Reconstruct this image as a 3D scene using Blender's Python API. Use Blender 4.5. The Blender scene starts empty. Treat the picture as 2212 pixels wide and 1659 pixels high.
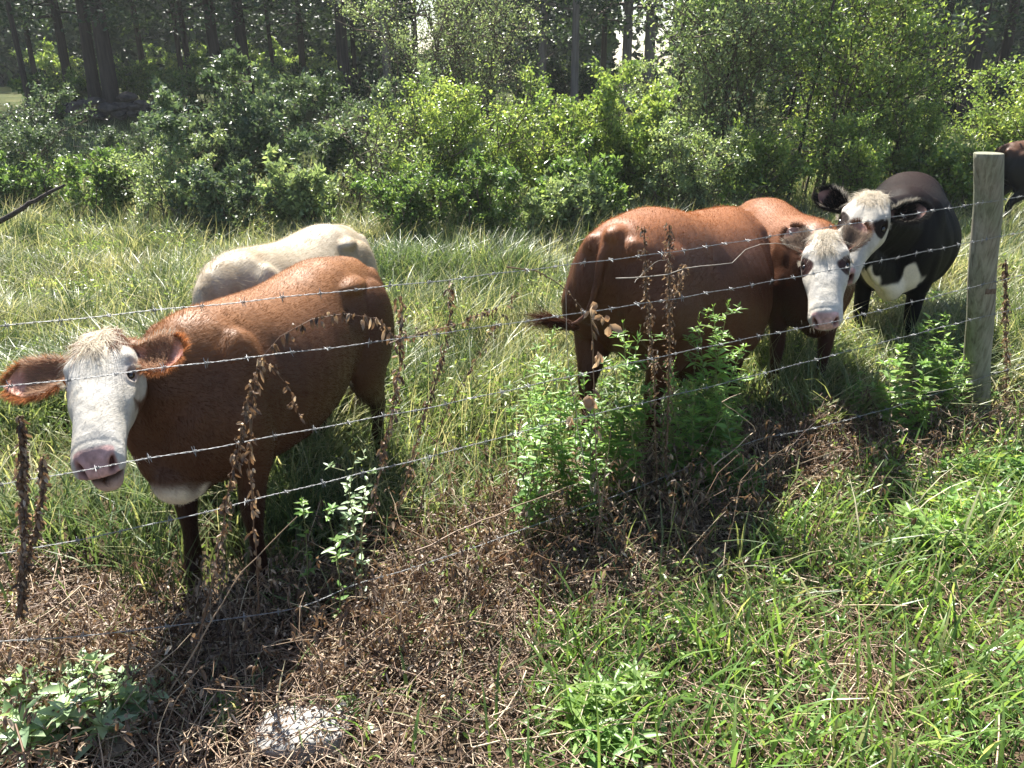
import bpy, math, random
import numpy as np
from mathutils import Vector, Matrix, Quaternion
R = math.radians
rng = np.random.default_rng(7)
random.seed(7)
scene = bpy.context.scene
COL = scene.collection

# ------------------------------------------------------------------ camera, sky, sun, exposure
CAM_H = 2.1; PITCH = 22.0; FU = 1728.0      # FU: focal length in photo units (photo 2212 x 1659 units)
cam = bpy.data.objects.new('camera', bpy.data.cameras.new('camera')); COL.objects.link(cam)
cam.location = (0, 0, CAM_H); cam.rotation_euler = (R(90 - PITCH), 0, 0)
cam.data.sensor_width = 36.0; cam.data.lens = 36.0 * FU / 2212.0
cam.data.clip_start = 0.05; cam.data.clip_end = 3000
scene.camera = cam
SUN_EL = 53.0; SUN_AZ = -18.0               # azimuth measured from straight ahead, negative = to the left
w = bpy.data.worlds.new('World'); scene.world = w; w.use_nodes = True
nt = w.node_tree
sky = nt.nodes.new('ShaderNodeTexSky'); sky.sky_type = 'NISHITA'; sky.sun_disc = False
sky.sun_elevation = R(SUN_EL); sky.sun_rotation = R(SUN_AZ); sky.air_density = 1.0; sky.dust_density = 0.6
bg = nt.nodes['Background']; bg.inputs['Strength'].default_value = 0.055
nt.links.new(sky.outputs[0], bg.inputs['Color'])
sl = bpy.data.lights.new('sun', 'SUN'); sl.energy = 5.0; sl.angle = R(0.53); sl.color = (1.0, 0.955, 0.87)
so = bpy.data.objects.new('sun', sl); COL.objects.link(so)
sd = Vector((math.sin(R(SUN_AZ)) * math.cos(R(SUN_EL)), math.cos(R(SUN_AZ)) * math.cos(R(SUN_EL)), math.sin(R(SUN_EL))))
so.rotation_euler = sd.to_track_quat('Z', 'Y').to_euler(); so.location = (0, 0, 30)
scene.view_settings.view_transform = 'Standard'; scene.view_settings.look = 'None'
scene.view_settings.exposure = 1.88; scene.view_settings.gamma = 1
scene.render.engine = 'CYCLES'
scene.cycles.max_bounces = 6; scene.cycles.diffuse_bounces = 3; scene.cycles.glossy_bounces = 2
scene.cycles.transmission_bounces = 4; scene.cycles.transparent_max_bounces = 4
scene.render.resolution_x = 1024; scene.render.resolution_y = 768

CP, SP = math.cos(R(PITCH)), math.sin(R(PITCH))
def ray(px, py):
    u = (px - 1106) / FU; v = (829.5 - py) / FU
    return np.array([u, CP + v * SP, -SP + v * CP])
def PT(px, py, t): return np.array([0, 0, CAM_H]) + ray(px, py) * t
def PY(px, py, Y):
    r = ray(px, py); return np.array([0, 0, CAM_H]) + r * (Y / r[1])
def proj(p):
    p = np.atleast_2d(p); q = p - np.array([0, 0, CAM_H])
    t = q[:, 1] * CP - q[:, 2] * SP
    t = np.where(t > 0.05, t, 0.05)
    return 1106 + FU * q[:, 0] / t, 829.5 - FU * (q[:, 1] * SP + q[:, 2] * CP) / t, t

# ------------------------------------------------------------------ generic helpers
def sm(e0, e1, x):
    t = np.clip((np.asarray(x, float) - e0) / (e1 - e0), 0, 1); return t * t * (3 - 2 * t)
_tab = rng.random((64, 64))
def vnoise(x, y, s=1.0):
    x = np.asarray(x, float) / s; y = np.asarray(y, float) / s
    xi = np.floor(x).astype(int); yi = np.floor(y).astype(int); fx = x - xi; fy = y - yi
    fx = fx * fx * (3 - 2 * fx); fy = fy * fy * (3 - 2 * fy)
    a = _tab[xi % 64, yi % 64]; b = _tab[(xi + 1) % 64, yi % 64]; c = _tab[xi % 64, (yi + 1) % 64]; d = _tab[(xi + 1) % 64, (yi + 1) % 64]
    return (a * (1 - fx) + b * fx) * (1 - fy) + (c * (1 - fx) + d * fx) * fy
def gz(x, y):
    y = np.asarray(y, float); x = np.asarray(x, float)
    z = np.interp(y, [-6, 0.5, 1.6, 2.6, 3.4, 4.4, 5.4, 8, 13, 20, 28, 36, 60, 100, 500],
                  [0.30, 0.18, 0.08, 0.03, 0.02, -0.05, -0.14, -0.20, -0.20, 0.25, 0.75, 0.80, 0.45, 0.5, 0.5])
    z = z - 0.07 * np.exp(-((x + 1.15) ** 2) / 0.8 - ((y - 3.2) ** 2) / 0.9)
    # the fence line itself stays on a slight bank to the right
    z = z + 0.02 * np.exp(-((x - 2.6) ** 2) / 0.9 - ((y - 4.2) ** 2) / 0.35)
    a = np.clip((y - 0) / 3, 0, 1) * 0.5 + 0.5
    z = z + a * (0.07 * (vnoise(x, y, 0.9) - 0.5) + 0.10 * (vnoise(x + 17, y + 5, 2.7) - 0.5) + 0.03 * (vnoise(x, y, 0.31) - 0.5))
    return z
def G(px, py):
    r = ray(px, py); t = 2.0
    for _ in range(40):
        p = np.array([0, 0, CAM_H]) + r * t
        z = float(gz(p[0], p[1])); t += (p[2] - z) / (-r[2]) * 0.8 if r[2] < -1e-3 else 1
    return np.array([0, 0, CAM_H]) + r * t

def mesh(name, V, faces_or_quads, mats, parent=None, tint=None, col=None, smooth=False, matidx=None, link=True):
    """V (n,3); faces: numpy int array (m,k) or list of such arrays"""
    me = bpy.data.meshes.new(name)
    V = np.asarray(V, np.float32)
    fs = faces_or_quads if isinstance(faces_or_quads, list) else [faces_or_quads]
    fs = [np.asarray(f, np.int32) for f in fs if len(f)]
    nl = sum(f.size for f in fs); nf = sum(len(f) for f in fs)
    me.vertices.add(len(V)); me.vertices.foreach_set('co', V.ravel())
    me.loops.add(nl); me.polygons.add(nf)
    me.loops.foreach_set('vertex_index', np.concatenate([f.ravel() for f in fs]))
    tot = np.concatenate([np.full(len(f), f.shape[1], np.int32) for f in fs])
    st = np.concatenate([[0], np.cumsum(tot)[:-1]]).astype(np.int32)
    me.polygons.foreach_set('loop_start', st); me.polygons.foreach_set('loop_total', tot)
    if smooth: me.polygons.foreach_set('use_smooth', np.ones(nf, bool))
    if tint is not None:
        a = me.attributes.new('tint', 'FLOAT', 'POINT'); a.data.foreach_set('value', np.asarray(tint, np.float32))
    if col is not None:
        a = me.attributes.new('coat', 'FLOAT_COLOR', 'POINT')
        c = np.ones((len(V), 4), np.float32); c[:, :3] = col; a.data.foreach_set('color', c.ravel())
    for m in (mats if isinstance(mats, (list, tuple)) else [mats]): me.materials.append(m)
    if matidx is not None: me.polygons.foreach_set('material_index', np.asarray(matidx, np.int32))
    me.update(calc_edges=True); me.validate()
    o = bpy.data.objects.new(name, me)
    if link: COL.objects.link(o)
    if parent is not None: o.parent = parent
    return o
def tag(o, label=None, cat=None, group=None, kind=None):
    if label: o['label'] = label
    if cat: o['category'] = cat
    if group: o['group'] = group
    if kind: o['kind'] = kind
    return o
def empty(name, loc, rz=0.0):
    o = bpy.data.objects.new(name, None); o.empty_display_size = 0.1; COL.objects.link(o)
    o.location = loc; o.rotation_euler = (0, 0, rz); return o
def copy_tree(root, loc, rz, sc):
    r = root.copy(); COL.objects.link(r); r.location = loc; r.rotation_euler = (0, 0, rz); r.scale = sc
    for ch in list(root.children):
        c = ch.copy(); COL.objects.link(c); c.parent = r
    return r
class Acc:
    """collects vertex/face arrays"""
    def __init__(s): s.V = []; s.F = {}; s.T = []; s.n = 0
    def add(s, V, F, T=None):
        V = np.asarray(V, float).reshape(-1, 3)
        if len(V) == 0: return s
        F = np.asarray(F, int) + s.n; s.F.setdefault(F.shape[1], []).append(F)
        s.V.append(V); s.T.append(np.full(len(V), 0.5) if T is None else np.broadcast_to(T, (len(V),)))
        s.n += len(V); return s
    def build(s, name, mat, parent=None, smooth=False, link=True):
        return mesh(name, np.concatenate(s.V), [np.concatenate(f) for f in s.F.values()], mat, parent,
                    tint=np.concatenate(s.T), smooth=smooth, link=link)
def norm(a): return a / np.maximum(np.linalg.norm(a, axis=-1, keepdims=True), 1e-9)
def ribbons(P, W, S, tint=None):
    """P (N,K,3) centre lines, W (N,K) half widths, S (N,3) or (N,K,3) side vectors"""
    N, K, _ = P.shape
    if S.ndim == 2: S = np.repeat(S[:, None, :], K, 1)
    V = np.stack([P - S * W[..., None], P + S * W[..., None]], 2)      # N,K,2,3
    idx = np.arange(N * K * 2).reshape(N, K, 2)
    F = np.stack([idx[:, :-1, 0], idx[:, :-1, 1], idx[:, 1:, 1], idx[:, 1:, 0]], -1).reshape(-1, 4)
    T = None if tint is None else np.repeat(tint, K * 2)
    return V.reshape(-1, 3), F, T
def tubes(P, Rad, sides=5, tint=None):
    """P (N,K,3), Rad (N,K)"""
    P = np.asarray(P, float); Rad = np.asarray(Rad, float)
    N, K, _ = P.shape
    T = np.gradient(P, axis=1); T = norm(T)
    ref = np.where(np.abs(T[..., 2:3]) > 0.9, np.array([1.0, 0, 0]), np.array([0, 0, 1.0]))
    ref0 = np.repeat(ref[:, :1], K, 1)
    A = norm(np.cross(T, ref0) + 1e-7); B = np.cross(T, A)
    an = np.arange(sides) * 2 * np.pi / sides
    V = P[:, :, None, :] + Rad[..., None, None] * (A[:, :, None, :] * np.cos(an)[None, None, :, None] + B[:, :, None, :] * np.sin(an)[None, None, :, None])
    idx = np.arange(N * K * sides).reshape(N, K, sides); nx = np.roll(idx, -1, 2)
    F = np.stack([idx[:, :-1], nx[:, :-1], nx[:, 1:], idx[:, 1:]], -1).reshape(-1, 4)
    Tt = None if tint is None else np.repeat(tint, K * sides)
    return V.reshape(-1, 3), F, Tt
def leaves(P, D, L, W, tint, droop=0.15, fold=0.25, shape='oval', nrm=None):
    """leaf blades: P base, D direction, L length, W half width; 7 vertices each"""
    N = len(P); D = norm(D)
    if nrm is None: nrm = np.array([0, 0, 1.0]) + 0.7 * rng.normal(size=(N, 3))
    S = norm(np.cross(D, nrm)); Nn = np.cross(S, D)
    L = np.broadcast_to(L, (N,))[:, None]; W = np.broadcast_to(W, (N,))[:, None]
    down = np.array([0, 0, -1.0]) * L * droop
    if shape == 'lance': a1, w1, a2, w2 = 0.25, 1.0, 0.62, 0.75
    else: a1, w1, a2, w2 = 0.30, 0.9, 0.68, 0.95
    b = P; m1 = P + D * L * a1 - Nn * W * fold; m2 = P + D * L * a2 - Nn * W * fold + down * 0.4; t = P + D * L + down
    l1 = P + D * L * a1 - S * W * w1; r1 = P + D * L * a1 + S * W * w1
    l2 = P + D * L * a2 - S * W * w2 + down * 0.4; r2 = P + D * L * a2 + S * W * w2 + down * 0.4
    V = np.stack([b, l1, m1, r1, l2, m2, r2, t], 1)
    i = np.arange(N)[:, None] * 8
    Q = np.concatenate([i + np.array([[1, 2, 5, 4]]), i + np.array([[2, 3, 6, 5]])])
    T3 = np.concatenate([i + np.array([[0, 2, 1]]), i + np.array([[0, 3, 2]]), i + np.array([[4, 5, 7]]), i + np.array([[5, 6, 7]])])
    return V.reshape(-1, 3), Q, T3, np.repeat(tint, 8)
def add_leaves(acc, *a, **k):
    V, Q, T3, T = leaves(*a, **k)
    n = acc.n; acc.V.append(V); acc.T.append(T); acc.n += len(V)
    acc.F.setdefault(4, []).append(Q + n); acc.F.setdefault(3, []).append(T3 + n)
def small_leaves(acc, P, D, L, W, tint, nrm=None, fold=0.3):
    """4-vertex folded leaves for far foliage"""
    N = len(P); D = norm(D)
    if nrm is None: nrm = np.array([0, 0, 1.0]) + 0.8 * rng.normal(size=(N, 3))
    S = norm(np.cross(D, nrm)); Nn = np.cross(S, D)
    L = np.broadcast_to(L, (N,))[:, None]; W = np.broadcast_to(W, (N,))[:, None]
    V = np.stack([P, P + D * L * 0.45 + S * W + Nn * W * fold, P + D * L, P + D * L * 0.45 - S * W + Nn * W * fold], 1)
    i = np.arange(N)[:, None] * 4
    acc.add(V.reshape(-1, 3), np.concatenate([i + np.array([[0, 1, 2]]), i + np.array([[0, 2, 3]])]), np.repeat(tint, 4))

# ------------------------------------------------------------------ materials
def nodes(name):
    m = bpy.data.materials.new(name); m.use_nodes = True; t = m.node_tree; t.nodes.clear()
    out = t.nodes.new('ShaderNodeOutputMaterial'); return m, t, out
def ramp(t, stops, fac):
    r = t.nodes.new('ShaderNodeValToRGB'); e = r.color_ramp.elements
    while len(e) < len(stops): e.new(0.5)
    for k, (p, c) in enumerate(stops): e[k].position = p; e[k].color = (*c, 1)
    t.links.new(fac, r.inputs[0]); return r
def leaf_mat(name, stops, trans=0.45, rough=0.42, spec=0.35, tboost=(1.2, 1.2, 0.72)):
    if stops[0][1][1] > stops[0][1][0] * 1.1: stops = [(p, tuple(min((v * 0.84 + 0.16 * (c[0] + c[1] + c[2]) / 3 * 1.1) * GREEN, 0.6) for v in c)) for p, c in stops]
    m, t, out = nodes(name); L = t.links.new
    at = t.nodes.new('ShaderNodeAttribute'); at.attribute_name = 'tint'
    r = ramp(t, stops, at.outputs['Fac'])
    tc = t.nodes.new('ShaderNodeTexCoord'); nz = t.nodes.new('ShaderNodeTexNoise'); nz.inputs['Scale'].default_value = 3.0
    L(tc.outputs['Object'], nz.inputs['Vector'])
    hs = t.nodes.new('ShaderNodeHueSaturation'); mr = t.nodes.new('ShaderNodeMapRange')
    mr.inputs[1].default_value = 0.3; mr.inputs[2].default_value = 0.7; mr.inputs[3].default_value = 0.75; mr.inputs[4].default_value = 1.25
    L(nz.outputs['Fac'], mr.inputs[0]); L(mr.outputs[0], hs.inputs['Value']); L(r.outputs[0], hs.inputs['Color'])
    pb = t.nodes.new('ShaderNodeBsdfPrincipled'); pb.inputs['Roughness'].default_value = rough; pb.inputs['Specular IOR Level'].default_value = spec
    L(hs.outputs[0], pb.inputs['Base Color'])
    tr = t.nodes.new('ShaderNodeBsdfTranslucent')
    mx = t.nodes.new('ShaderNodeMix'); mx.data_type = 'RGBA'; mx.blend_type = 'MULTIPLY'; mx.inputs[0].default_value = 1
    L(hs.outputs[0], mx.inputs[6]); mx.inputs[7].default_value = (*tboost, 1); L(mx.outputs[2], tr.inputs['Color'])
    ms = t.nodes.new('ShaderNodeMixShader'); ms.inputs[0].default_value = trans
    L(pb.outputs[0], ms.inputs[1]); L(tr.outputs[0], ms.inputs[2]); L(ms.outputs[0], out.inputs['Surface'])
    return m
def bark_mat(name, c1, c2, scale=12, stretch=0.15, bump=0.5, rough=0.85):
    m, t, out = nodes(name); L = t.links.new
    tc = t.nodes.new('ShaderNodeTexCoord'); mp = t.nodes.new('ShaderNodeMapping'); mp.inputs['Scale'].default_value = (1, 1, stretch)
    nz = t.nodes.new('ShaderNodeTexNoise'); nz.inputs['Scale'].default_value = scale; nz.inputs['Detail'].default_value = 6; nz.inputs['Roughness'].default_value = 0.65
    L(tc.outputs['Object'], mp.inputs[0]); L(mp.outputs[0], nz.inputs['Vector'])
    r = ramp(t, [(0.3, c1), (0.7, c2)], nz.outputs['Fac'])
    pb = t.nodes.new('ShaderNodeBsdfPrincipled'); pb.inputs['Roughness'].default_value = rough; pb.inputs['Specular IOR Level'].default_value = 0.2
    L(r.outputs[0], pb.inputs['Base Color'])
    bp = t.nodes.new('ShaderNodeBump'); bp.inputs['Strength'].default_value = bump; bp.inputs['Distance'].default_value = 0.02
    L(nz.outputs['Fac'], bp.inputs['Height']); L(bp.outputs[0], pb.inputs['Normal']); L(pb.outputs[0], out.inputs['Surface'])
    return m
def plain(name, c, rough=0.5, metal=0.0, spec=0.5):
    m, t, out = nodes(name)
    pb = t.nodes.new('ShaderNodeBsdfPrincipled'); pb.inputs['Base Color'].default_value = (*c, 1)
    nz = t.nodes.new('ShaderNodeTexNoise'); nz.inputs['Scale'].default_value = 60
    mr = t.nodes.new('ShaderNodeMapRange'); mr.inputs[3].default_value = max(rough - 0.12, 0.02); mr.inputs[4].default_value = min(rough + 0.12, 1)
    t.links.new(nz.outputs['Fac'], mr.inputs[0]); t.links.new(mr.outputs[0], pb.inputs['Roughness'])
    pb.inputs['Metallic'].default_value = metal; pb.inputs['Specular IOR Level'].default_value = spec
    t.links.new(pb.outputs[0], out.inputs['Surface']); return m

M = {}
GREEN = 1.65
M['grass'] = leaf_mat('grass blades', [(0, (0.05, 0.10, 0.015)), (0.45, (0.09, 0.17, 0.03)), (0.8, (0.15, 0.22, 0.04)), (1, (0.35, 0.30, 0.14))], 0.5, 0.32, 0.5)
M['meadow'] = leaf_mat('meadow blades', [(0, (0.050, 0.085, 0.026)), (0.35, (0.10, 0.13, 0.042)), (0.65, (0.19, 0.195, 0.085)), (1, (0.36, 0.32, 0.20))], 0.42, 0.4, 0.4)
M['rush'] = leaf_mat('rush', [(0, (0.015, 0.04, 0.012)), (1, (0.05, 0.09, 0.02))], 0.2, 0.35, 0.5)
M['dry'] = leaf_mat('dry litter', [(0, (0.06, 0.038, 0.027)), (0.45, (0.165, 0.112, 0.076)), (0.75, (0.33, 0.245, 0.17)), (1, (0.56, 0.47, 0.36))], 0.22, 0.5, 0.4, (1.2, 1.0, 0.7))
M['drystem'] = leaf_mat('dry stems', [(0, (0.06, 0.032, 0.02)), (0.5, (0.20, 0.12, 0.075)), (1, (0.55, 0.44, 0.30))], 0.0, 0.5, 0.4)
M['curl'] = leaf_mat('curled dead leaves', [(0, (0.20, 0.09, 0.045)), (0.4, (0.36, 0.24, 0.15)), (1, (0.52, 0.41, 0.29))], 0.3, 0.5, 0.35, (1.15, 1.0, 0.8))
M['weed'] = leaf_mat('weed leaves', [(0, (0.055, 0.13, 0.03)), (0.5, (0.10, 0.20, 0.035)), (1, (0.17, 0.26, 0.05))], 0.5, 0.38, 0.45)
M['weedgrey'] = leaf_mat('downy weed leaves', [(0, (0.09, 0.15, 0.07)), (0.6, (0.15, 0.23, 0.11)), (1, (0.22, 0.30, 0.15))], 0.45, 0.38, 0.6)
M['stem'] = leaf_mat('green stems', [(0, (0.06, 0.09, 0.02)), (1, (0.14, 0.14, 0.05))], 0.0, 0.5)
M['lf_dark'] = leaf_mat('dark shrub leaves', [(0, (0.03, 0.055, 0.030)), (0.6, (0.06, 0.095, 0.048)), (1, (0.105, 0.14, 0.065))], 0.38, 0.42, 0.45)
M['lf_mid'] = leaf_mat('mid green leaves', [(0, (0.04, 0.085, 0.022)), (0.6, (0.08, 0.14, 0.03)), (1, (0.16, 0.22, 0.045))], 0.48, 0.36, 0.5)
M['lf_yel'] = leaf_mat('yellow green leaves', [(0, (0.07, 0.125, 0.025)), (0.6, (0.13, 0.19, 0.035)), (1, (0.25, 0.29, 0.06))], 0.5, 0.36, 0.5)
M['lf_pale'] = leaf_mat('silvery leaves', [(0, (0.08, 0.12, 0.05)), (0.6, (0.14, 0.19, 0.085)), (1, (0.24, 0.28, 0.12))], 0.48, 0.34, 0.55)
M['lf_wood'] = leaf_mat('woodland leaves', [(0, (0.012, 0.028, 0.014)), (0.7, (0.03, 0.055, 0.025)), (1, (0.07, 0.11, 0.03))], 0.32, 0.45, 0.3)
M['bark'] = bark_mat('grey brown twigs', (0.06, 0.045, 0.032), (0.17, 0.135, 0.10), 30, 0.5)
M['barkdead'] = bark_mat('bleached dead twigs', (0.22, 0.19, 0.155), (0.48, 0.43, 0.37), 30, 0.5)
M['trunk'] = bark_mat('dark tree bark', (0.022, 0.017, 0.015), (0.075, 0.058, 0.05), 9, 0.12, 0.9)
M['trunkpale'] = bark_mat('pale tree bark', (0.10, 0.085, 0.075), (0.26, 0.22, 0.20), 7, 0.15, 0.7)

# ------------------------------------------------------------------ ground
def build_ground():
    ys = np.concatenate([np.arange(-6, 0, 0.5), np.arange(0, 6, 0.06), np.arange(6, 16, 0.2), np.geomspace(16, 280, 60)])
    xh = np.concatenate([np.arange(0, 5, 0.07), np.arange(5, 14, 0.3), np.geomspace(14, 280, 40)])
    xs = np.concatenate([-xh[:0:-1], xh])
    X, Y = np.meshgrid(xs, ys); Z = gz(X, Y)
    V = np.stack([X, Y, Z], -1).reshape(-1, 3); nx = len(xs)
    i = np.arange(len(ys) - 1)[:, None] * nx + np.arange(nx - 1)[None]
    F = np.stack([i, i + 1, i + nx + 1, i + nx], -1).reshape(-1, 4)
    m, t, out = nodes('soil and thatch'); L = t.links.new
    geo = t.nodes.new('ShaderNodeNewGeometry')
    n1 = t.nodes.new('ShaderNodeTexNoise'); n1.inputs['Scale'].default_value = 1.3; n1.inputs['Detail'].default_value = 8
    n2 = t.nodes.new('ShaderNodeTexNoise'); n2.inputs['Scale'].default_value = 22; n2.inputs['Detail'].default_value = 5
    L(geo.outputs['Position'], n1.inputs['Vector']); L(geo.outputs['Position'], n2.inputs['Vector'])
    r1 = ramp(t, [(0.35, (0.035, 0.045, 0.014)), (0.55, (0.06, 0.07, 0.022)), (0.7, (0.11, 0.10, 0.045))], n1.outputs['Fac'])
    r2 = ramp(t, [(0.3, (0.035, 0.024, 0.016)), (0.7, (0.10, 0.068, 0.045))], n2.outputs['Fac'])
    sx = t.nodes.new('ShaderNodeSeparateXYZ'); L(geo.outputs['Position'], sx.inputs[0])
    mr = t.nodes.new('ShaderNodeMapRange'); mr.inputs[1].default_value = 3.0; mr.inputs[2].default_value = 5.0; L(sx.outputs['Y'], mr.inputs[0])
    mx = t.nodes.new('ShaderNodeMix'); mx.data_type = 'RGBA'; L(mr.outputs[0], mx.inputs[0]); L(r2.outputs[0], mx.inputs[6]); L(r1.outputs[0], mx.inputs[7])
    # far hay field beyond the wood
    mr2 = t.nodes.new('ShaderNodeMapRange'); mr2.inputs[1].default_value = 38; mr2.inputs[2].default_value = 44; L(sx.outputs['Y'], mr2.inputs[0])
    mx2 = t.nodes.new('ShaderNodeMix'); mx2.data_type = 'RGBA'; L(mr2.outputs[0], mx2.inputs[0]); L(mx.outputs[2], mx2.inputs[6]); mx2.inputs[7].default_value = (0.33, 0.36, 0.14, 1)
    pb = t.nodes.new('ShaderNodeBsdfPrincipled'); pb.inputs['Roughness'].default_value = 0.95; pb.inputs['Specular IOR Level'].default_value = 0.1
    bp = t.nodes.new('ShaderNodeBump'); bp.inputs['Strength'].default_value = 0.8; bp.inputs['Distance'].default_value = 0.03
    L(n2.outputs['Fac'], bp.inputs['Height']); L(bp.outputs[0], pb.inputs['Normal'])
    L(mx2.outputs[2], pb.inputs['Base Color']); L(pb.outputs[0], out.inputs['Surface'])
    o = mesh('ground', V, F, m, smooth=True); tag(o, kind='structure')
build_ground()
def build_haze():
    x, y0, y1, z0, z1 = 300.0, -10.0, 300.0, -3.0, 24.0
    V = np.array([[sx * x, yy, zz] for zz in (z0, z1) for yy in (y0, y1) for sx in (-1, 1)])
    F = np.array([[0, 2, 3, 1], [4, 5, 7, 6], [0, 1, 5, 4], [2, 6, 7, 3], [0, 4, 6, 2], [1, 3, 7, 5]])
    m, t, out = nodes('sunlit summer haze'); v = t.nodes.new('ShaderNodeVolumePrincipled')
    v.inputs['Color'].default_value = (0.93, 0.97, 1.0, 1); v.inputs['Density'].default_value = 0.0007; v.inputs['Anisotropy'].default_value = 0.45
    t.links.new(v.outputs[0], out.inputs['Volume']); tag(mesh('haze', V, F, m), kind='stuff')
    scene.cycles.volume_bounces = 0
build_haze()
# ------------------------------------------------------------------ cattle
def coat_mat(name='short cattle coat', rough=0.46, spec=0.2):
    m, t, out = nodes(name); L = t.links.new
    at = t.nodes.new('ShaderNodeAttribute'); at.attribute_name = 'coat'
    tc = t.nodes.new('ShaderNodeTexCoord'); mp = t.nodes.new('ShaderNodeMapping'); mp.inputs['Scale'].default_value = (1, 2.2, 1.6); mp.inputs['Rotation'].default_value = (0, R(25), 0)
    L(tc.outputs['Object'], mp.inputs[0])
    nz = t.nodes.new('ShaderNodeTexNoise'); nz.inputs['Scale'].default_value = 48; nz.inputs['Detail'].default_value = 5; nz.inputs['Roughness'].default_value = 0.7
    L(mp.outputs[0], nz.inputs['Vector'])
    n2 = t.nodes.new('ShaderNodeTexNoise'); n2.inputs['Scale'].default_value = 5; n2.inputs['Detail'].default_value = 4; L(tc.outputs['Object'], n2.inputs['Vector'])
    hs = t.nodes.new('ShaderNodeHueSaturation')
    mr = t.nodes.new('ShaderNodeMapRange'); mr.inputs[1].default_value = 0.3; mr.inputs[2].default_value = 0.7; mr.inputs[3].default_value = 0.78; mr.inputs[4].default_value = 1.22
    ad = t.nodes.new('ShaderNodeMath'); ad.operation = 'ADD'
    h1 = t.nodes.new('ShaderNodeMath'); h1.operation = 'MULTIPLY'; h1.inputs[1].default_value = 0.5
    h2 = t.nodes.new('ShaderNodeMath'); h2.operation = 'MULTIPLY'; h2.inputs[1].default_value = 0.5
    L(nz.outputs['Fac'], h1.inputs[0]); L(n2.outputs['Fac'], h2.inputs[0]); L(h1.outputs[0], ad.inputs[0]); L(h2.outputs[0], ad.inputs[1])
    L(ad.outputs[0], mr.inputs[0]); L(mr.outputs[0], hs.inputs['Value']); L(at.outputs['Color'], hs.inputs['Color'])
    pb = t.nodes.new('ShaderNodeBsdfPrincipled'); pb.inputs['Roughness'].default_value = rough; pb.inputs['Specular IOR Level'].default_value = spec
    pb.inputs['Sheen Weight'].default_value = 0.0; pb.inputs['Sheen Roughness'].default_value = 0.4
    L(hs.outputs[0], pb.inputs['Base Color'])
    bp = t.nodes.new('ShaderNodeBump'); bp.inputs['Strength'].default_value = 0.45; bp.inputs['Distance'].default_value = 0.006
    L(nz.outputs['Fac'], bp.inputs['Height']); L(bp.outputs[0], pb.inputs['Normal']); L(pb.outputs[0], out.inputs['Surface'])
    return m
def hair_mat():
    m, t, out = nodes('hair strands'); L = t.links.new
    at = t.nodes.new('ShaderNodeAttribute'); at.attribute_name = 'coat'
    pb = t.nodes.new('ShaderNodeBsdfPrincipled'); pb.inputs['Roughness'].default_value = 0.55; pb.inputs['Specular IOR Level'].default_value = 0.08
    L(at.outputs['Color'], pb.inputs['Base Color'])
    tr = t.nodes.new('ShaderNodeBsdfTranslucent'); L(at.outputs['Color'], tr.inputs['Color'])
    ms = t.nodes.new('ShaderNodeMixShader'); ms.inputs[0].default_value = 0.4
    L(pb.outputs[0], ms.inputs[1]); L(tr.outputs[0], ms.inputs[2]); L(ms.outputs[0], out.inputs['Surface'])
    return m
M['coat'] = coat_mat(); M['coatgloss'] = coat_mat('sleek black coat', 0.6, 0.05); M['hair'] = hair_mat()
M['eye'] = plain('dark wet eye', (0.012, 0.008, 0.006), 0.13, 0, 0.8)

def loft(rings):
    """rings (K,n,3) closed tube with end caps (fans)"""
    rings = np.asarray(rings); K, n, _ = rings.shape
    V = np.concatenate([rings.reshape(-1, 3), rings[0].mean(0)[None], rings[-1].mean(0)[None]])
    idx = np.arange(K * n).reshape(K, n); nx = np.roll(idx, -1, 1)
    Q = np.stack([idx[:-1], nx[:-1], nx[1:], idx[1:]], -1).reshape(-1, 4)
    T = np.concatenate([np.stack([nx[0], idx[0], np.full(n, K * n)], -1), np.stack([idx[-1], nx[-1], np.full(n, K * n + 1)], -1)])
    return V, Q, T
def spline(pts, n):
    """Catmull-Rom through rows of pts, n samples"""
    p = np.asarray(pts, float); k = len(p)
    P = np.concatenate([[2 * p[0] - p[1]], p, [2 * p[-1] - p[-2]]])
    u = np.linspace(0, k - 1 - 1e-6, n); i = u.astype(int); f = (u - i)[:, None]
    a, b, c, d = P[i], P[i + 1], P[i + 2], P[i + 3]
    return 0.5 * ((2 * b) + (c - a) * f + (2 * a - 5 * b + 4 * c - d) * f ** 2 + (3 * b - a - 3 * c + d) * f ** 3)
def limb(pts, n=28, seg=20, up=(1, 0, 0)):
    """pts rows: x,y,z, r_fore (along up), r_side"""
    s = spline(pts, n); C = s[:, :3]; T = norm(np.gradient(C, axis=0)); up = np.asarray(up, float)
    A = norm(up - T * (T @ up)[:, None]); B = np.cross(T, A)
    th = np.linspace(0, 2 * np.pi, seg, endpoint=False)
    rings = C[:, None] + s[:, 3, None, None] * A[:, None] * np.cos(th)[None, :, None] + s[:, 4, None, None] * B[:, None] * np.sin(th)[None, :, None]
    return loft(rings)
def ellipsoid(c, r, rot=None, n=20):
    th = np.linspace(0.12, np.pi - 0.12, n); ph = np.linspace(0, 2 * np.pi, 24, endpoint=False)
    x = np.cos(th)[:, None] * np.ones(24); y = np.sin(th)[:, None] * np.cos(ph); z = np.sin(th)[:, None] * np.sin(ph)
    P = np.stack([x * r[0], y * r[1], z * r[2]], -1)
    if rot is not None: P = P @ np.asarray(rot)
    V, Q, T = loft(P + np.asarray(c)); return V, Q, T
def merge(parts):
    V = []; Q = []; T = []; n = 0
    for v, q, t in parts:
        V.append(v); Q.append(q + n); T.append(t + n); n += len(v)
    return np.concatenate(V), np.concatenate(Q), np.concatenate(T)
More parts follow.
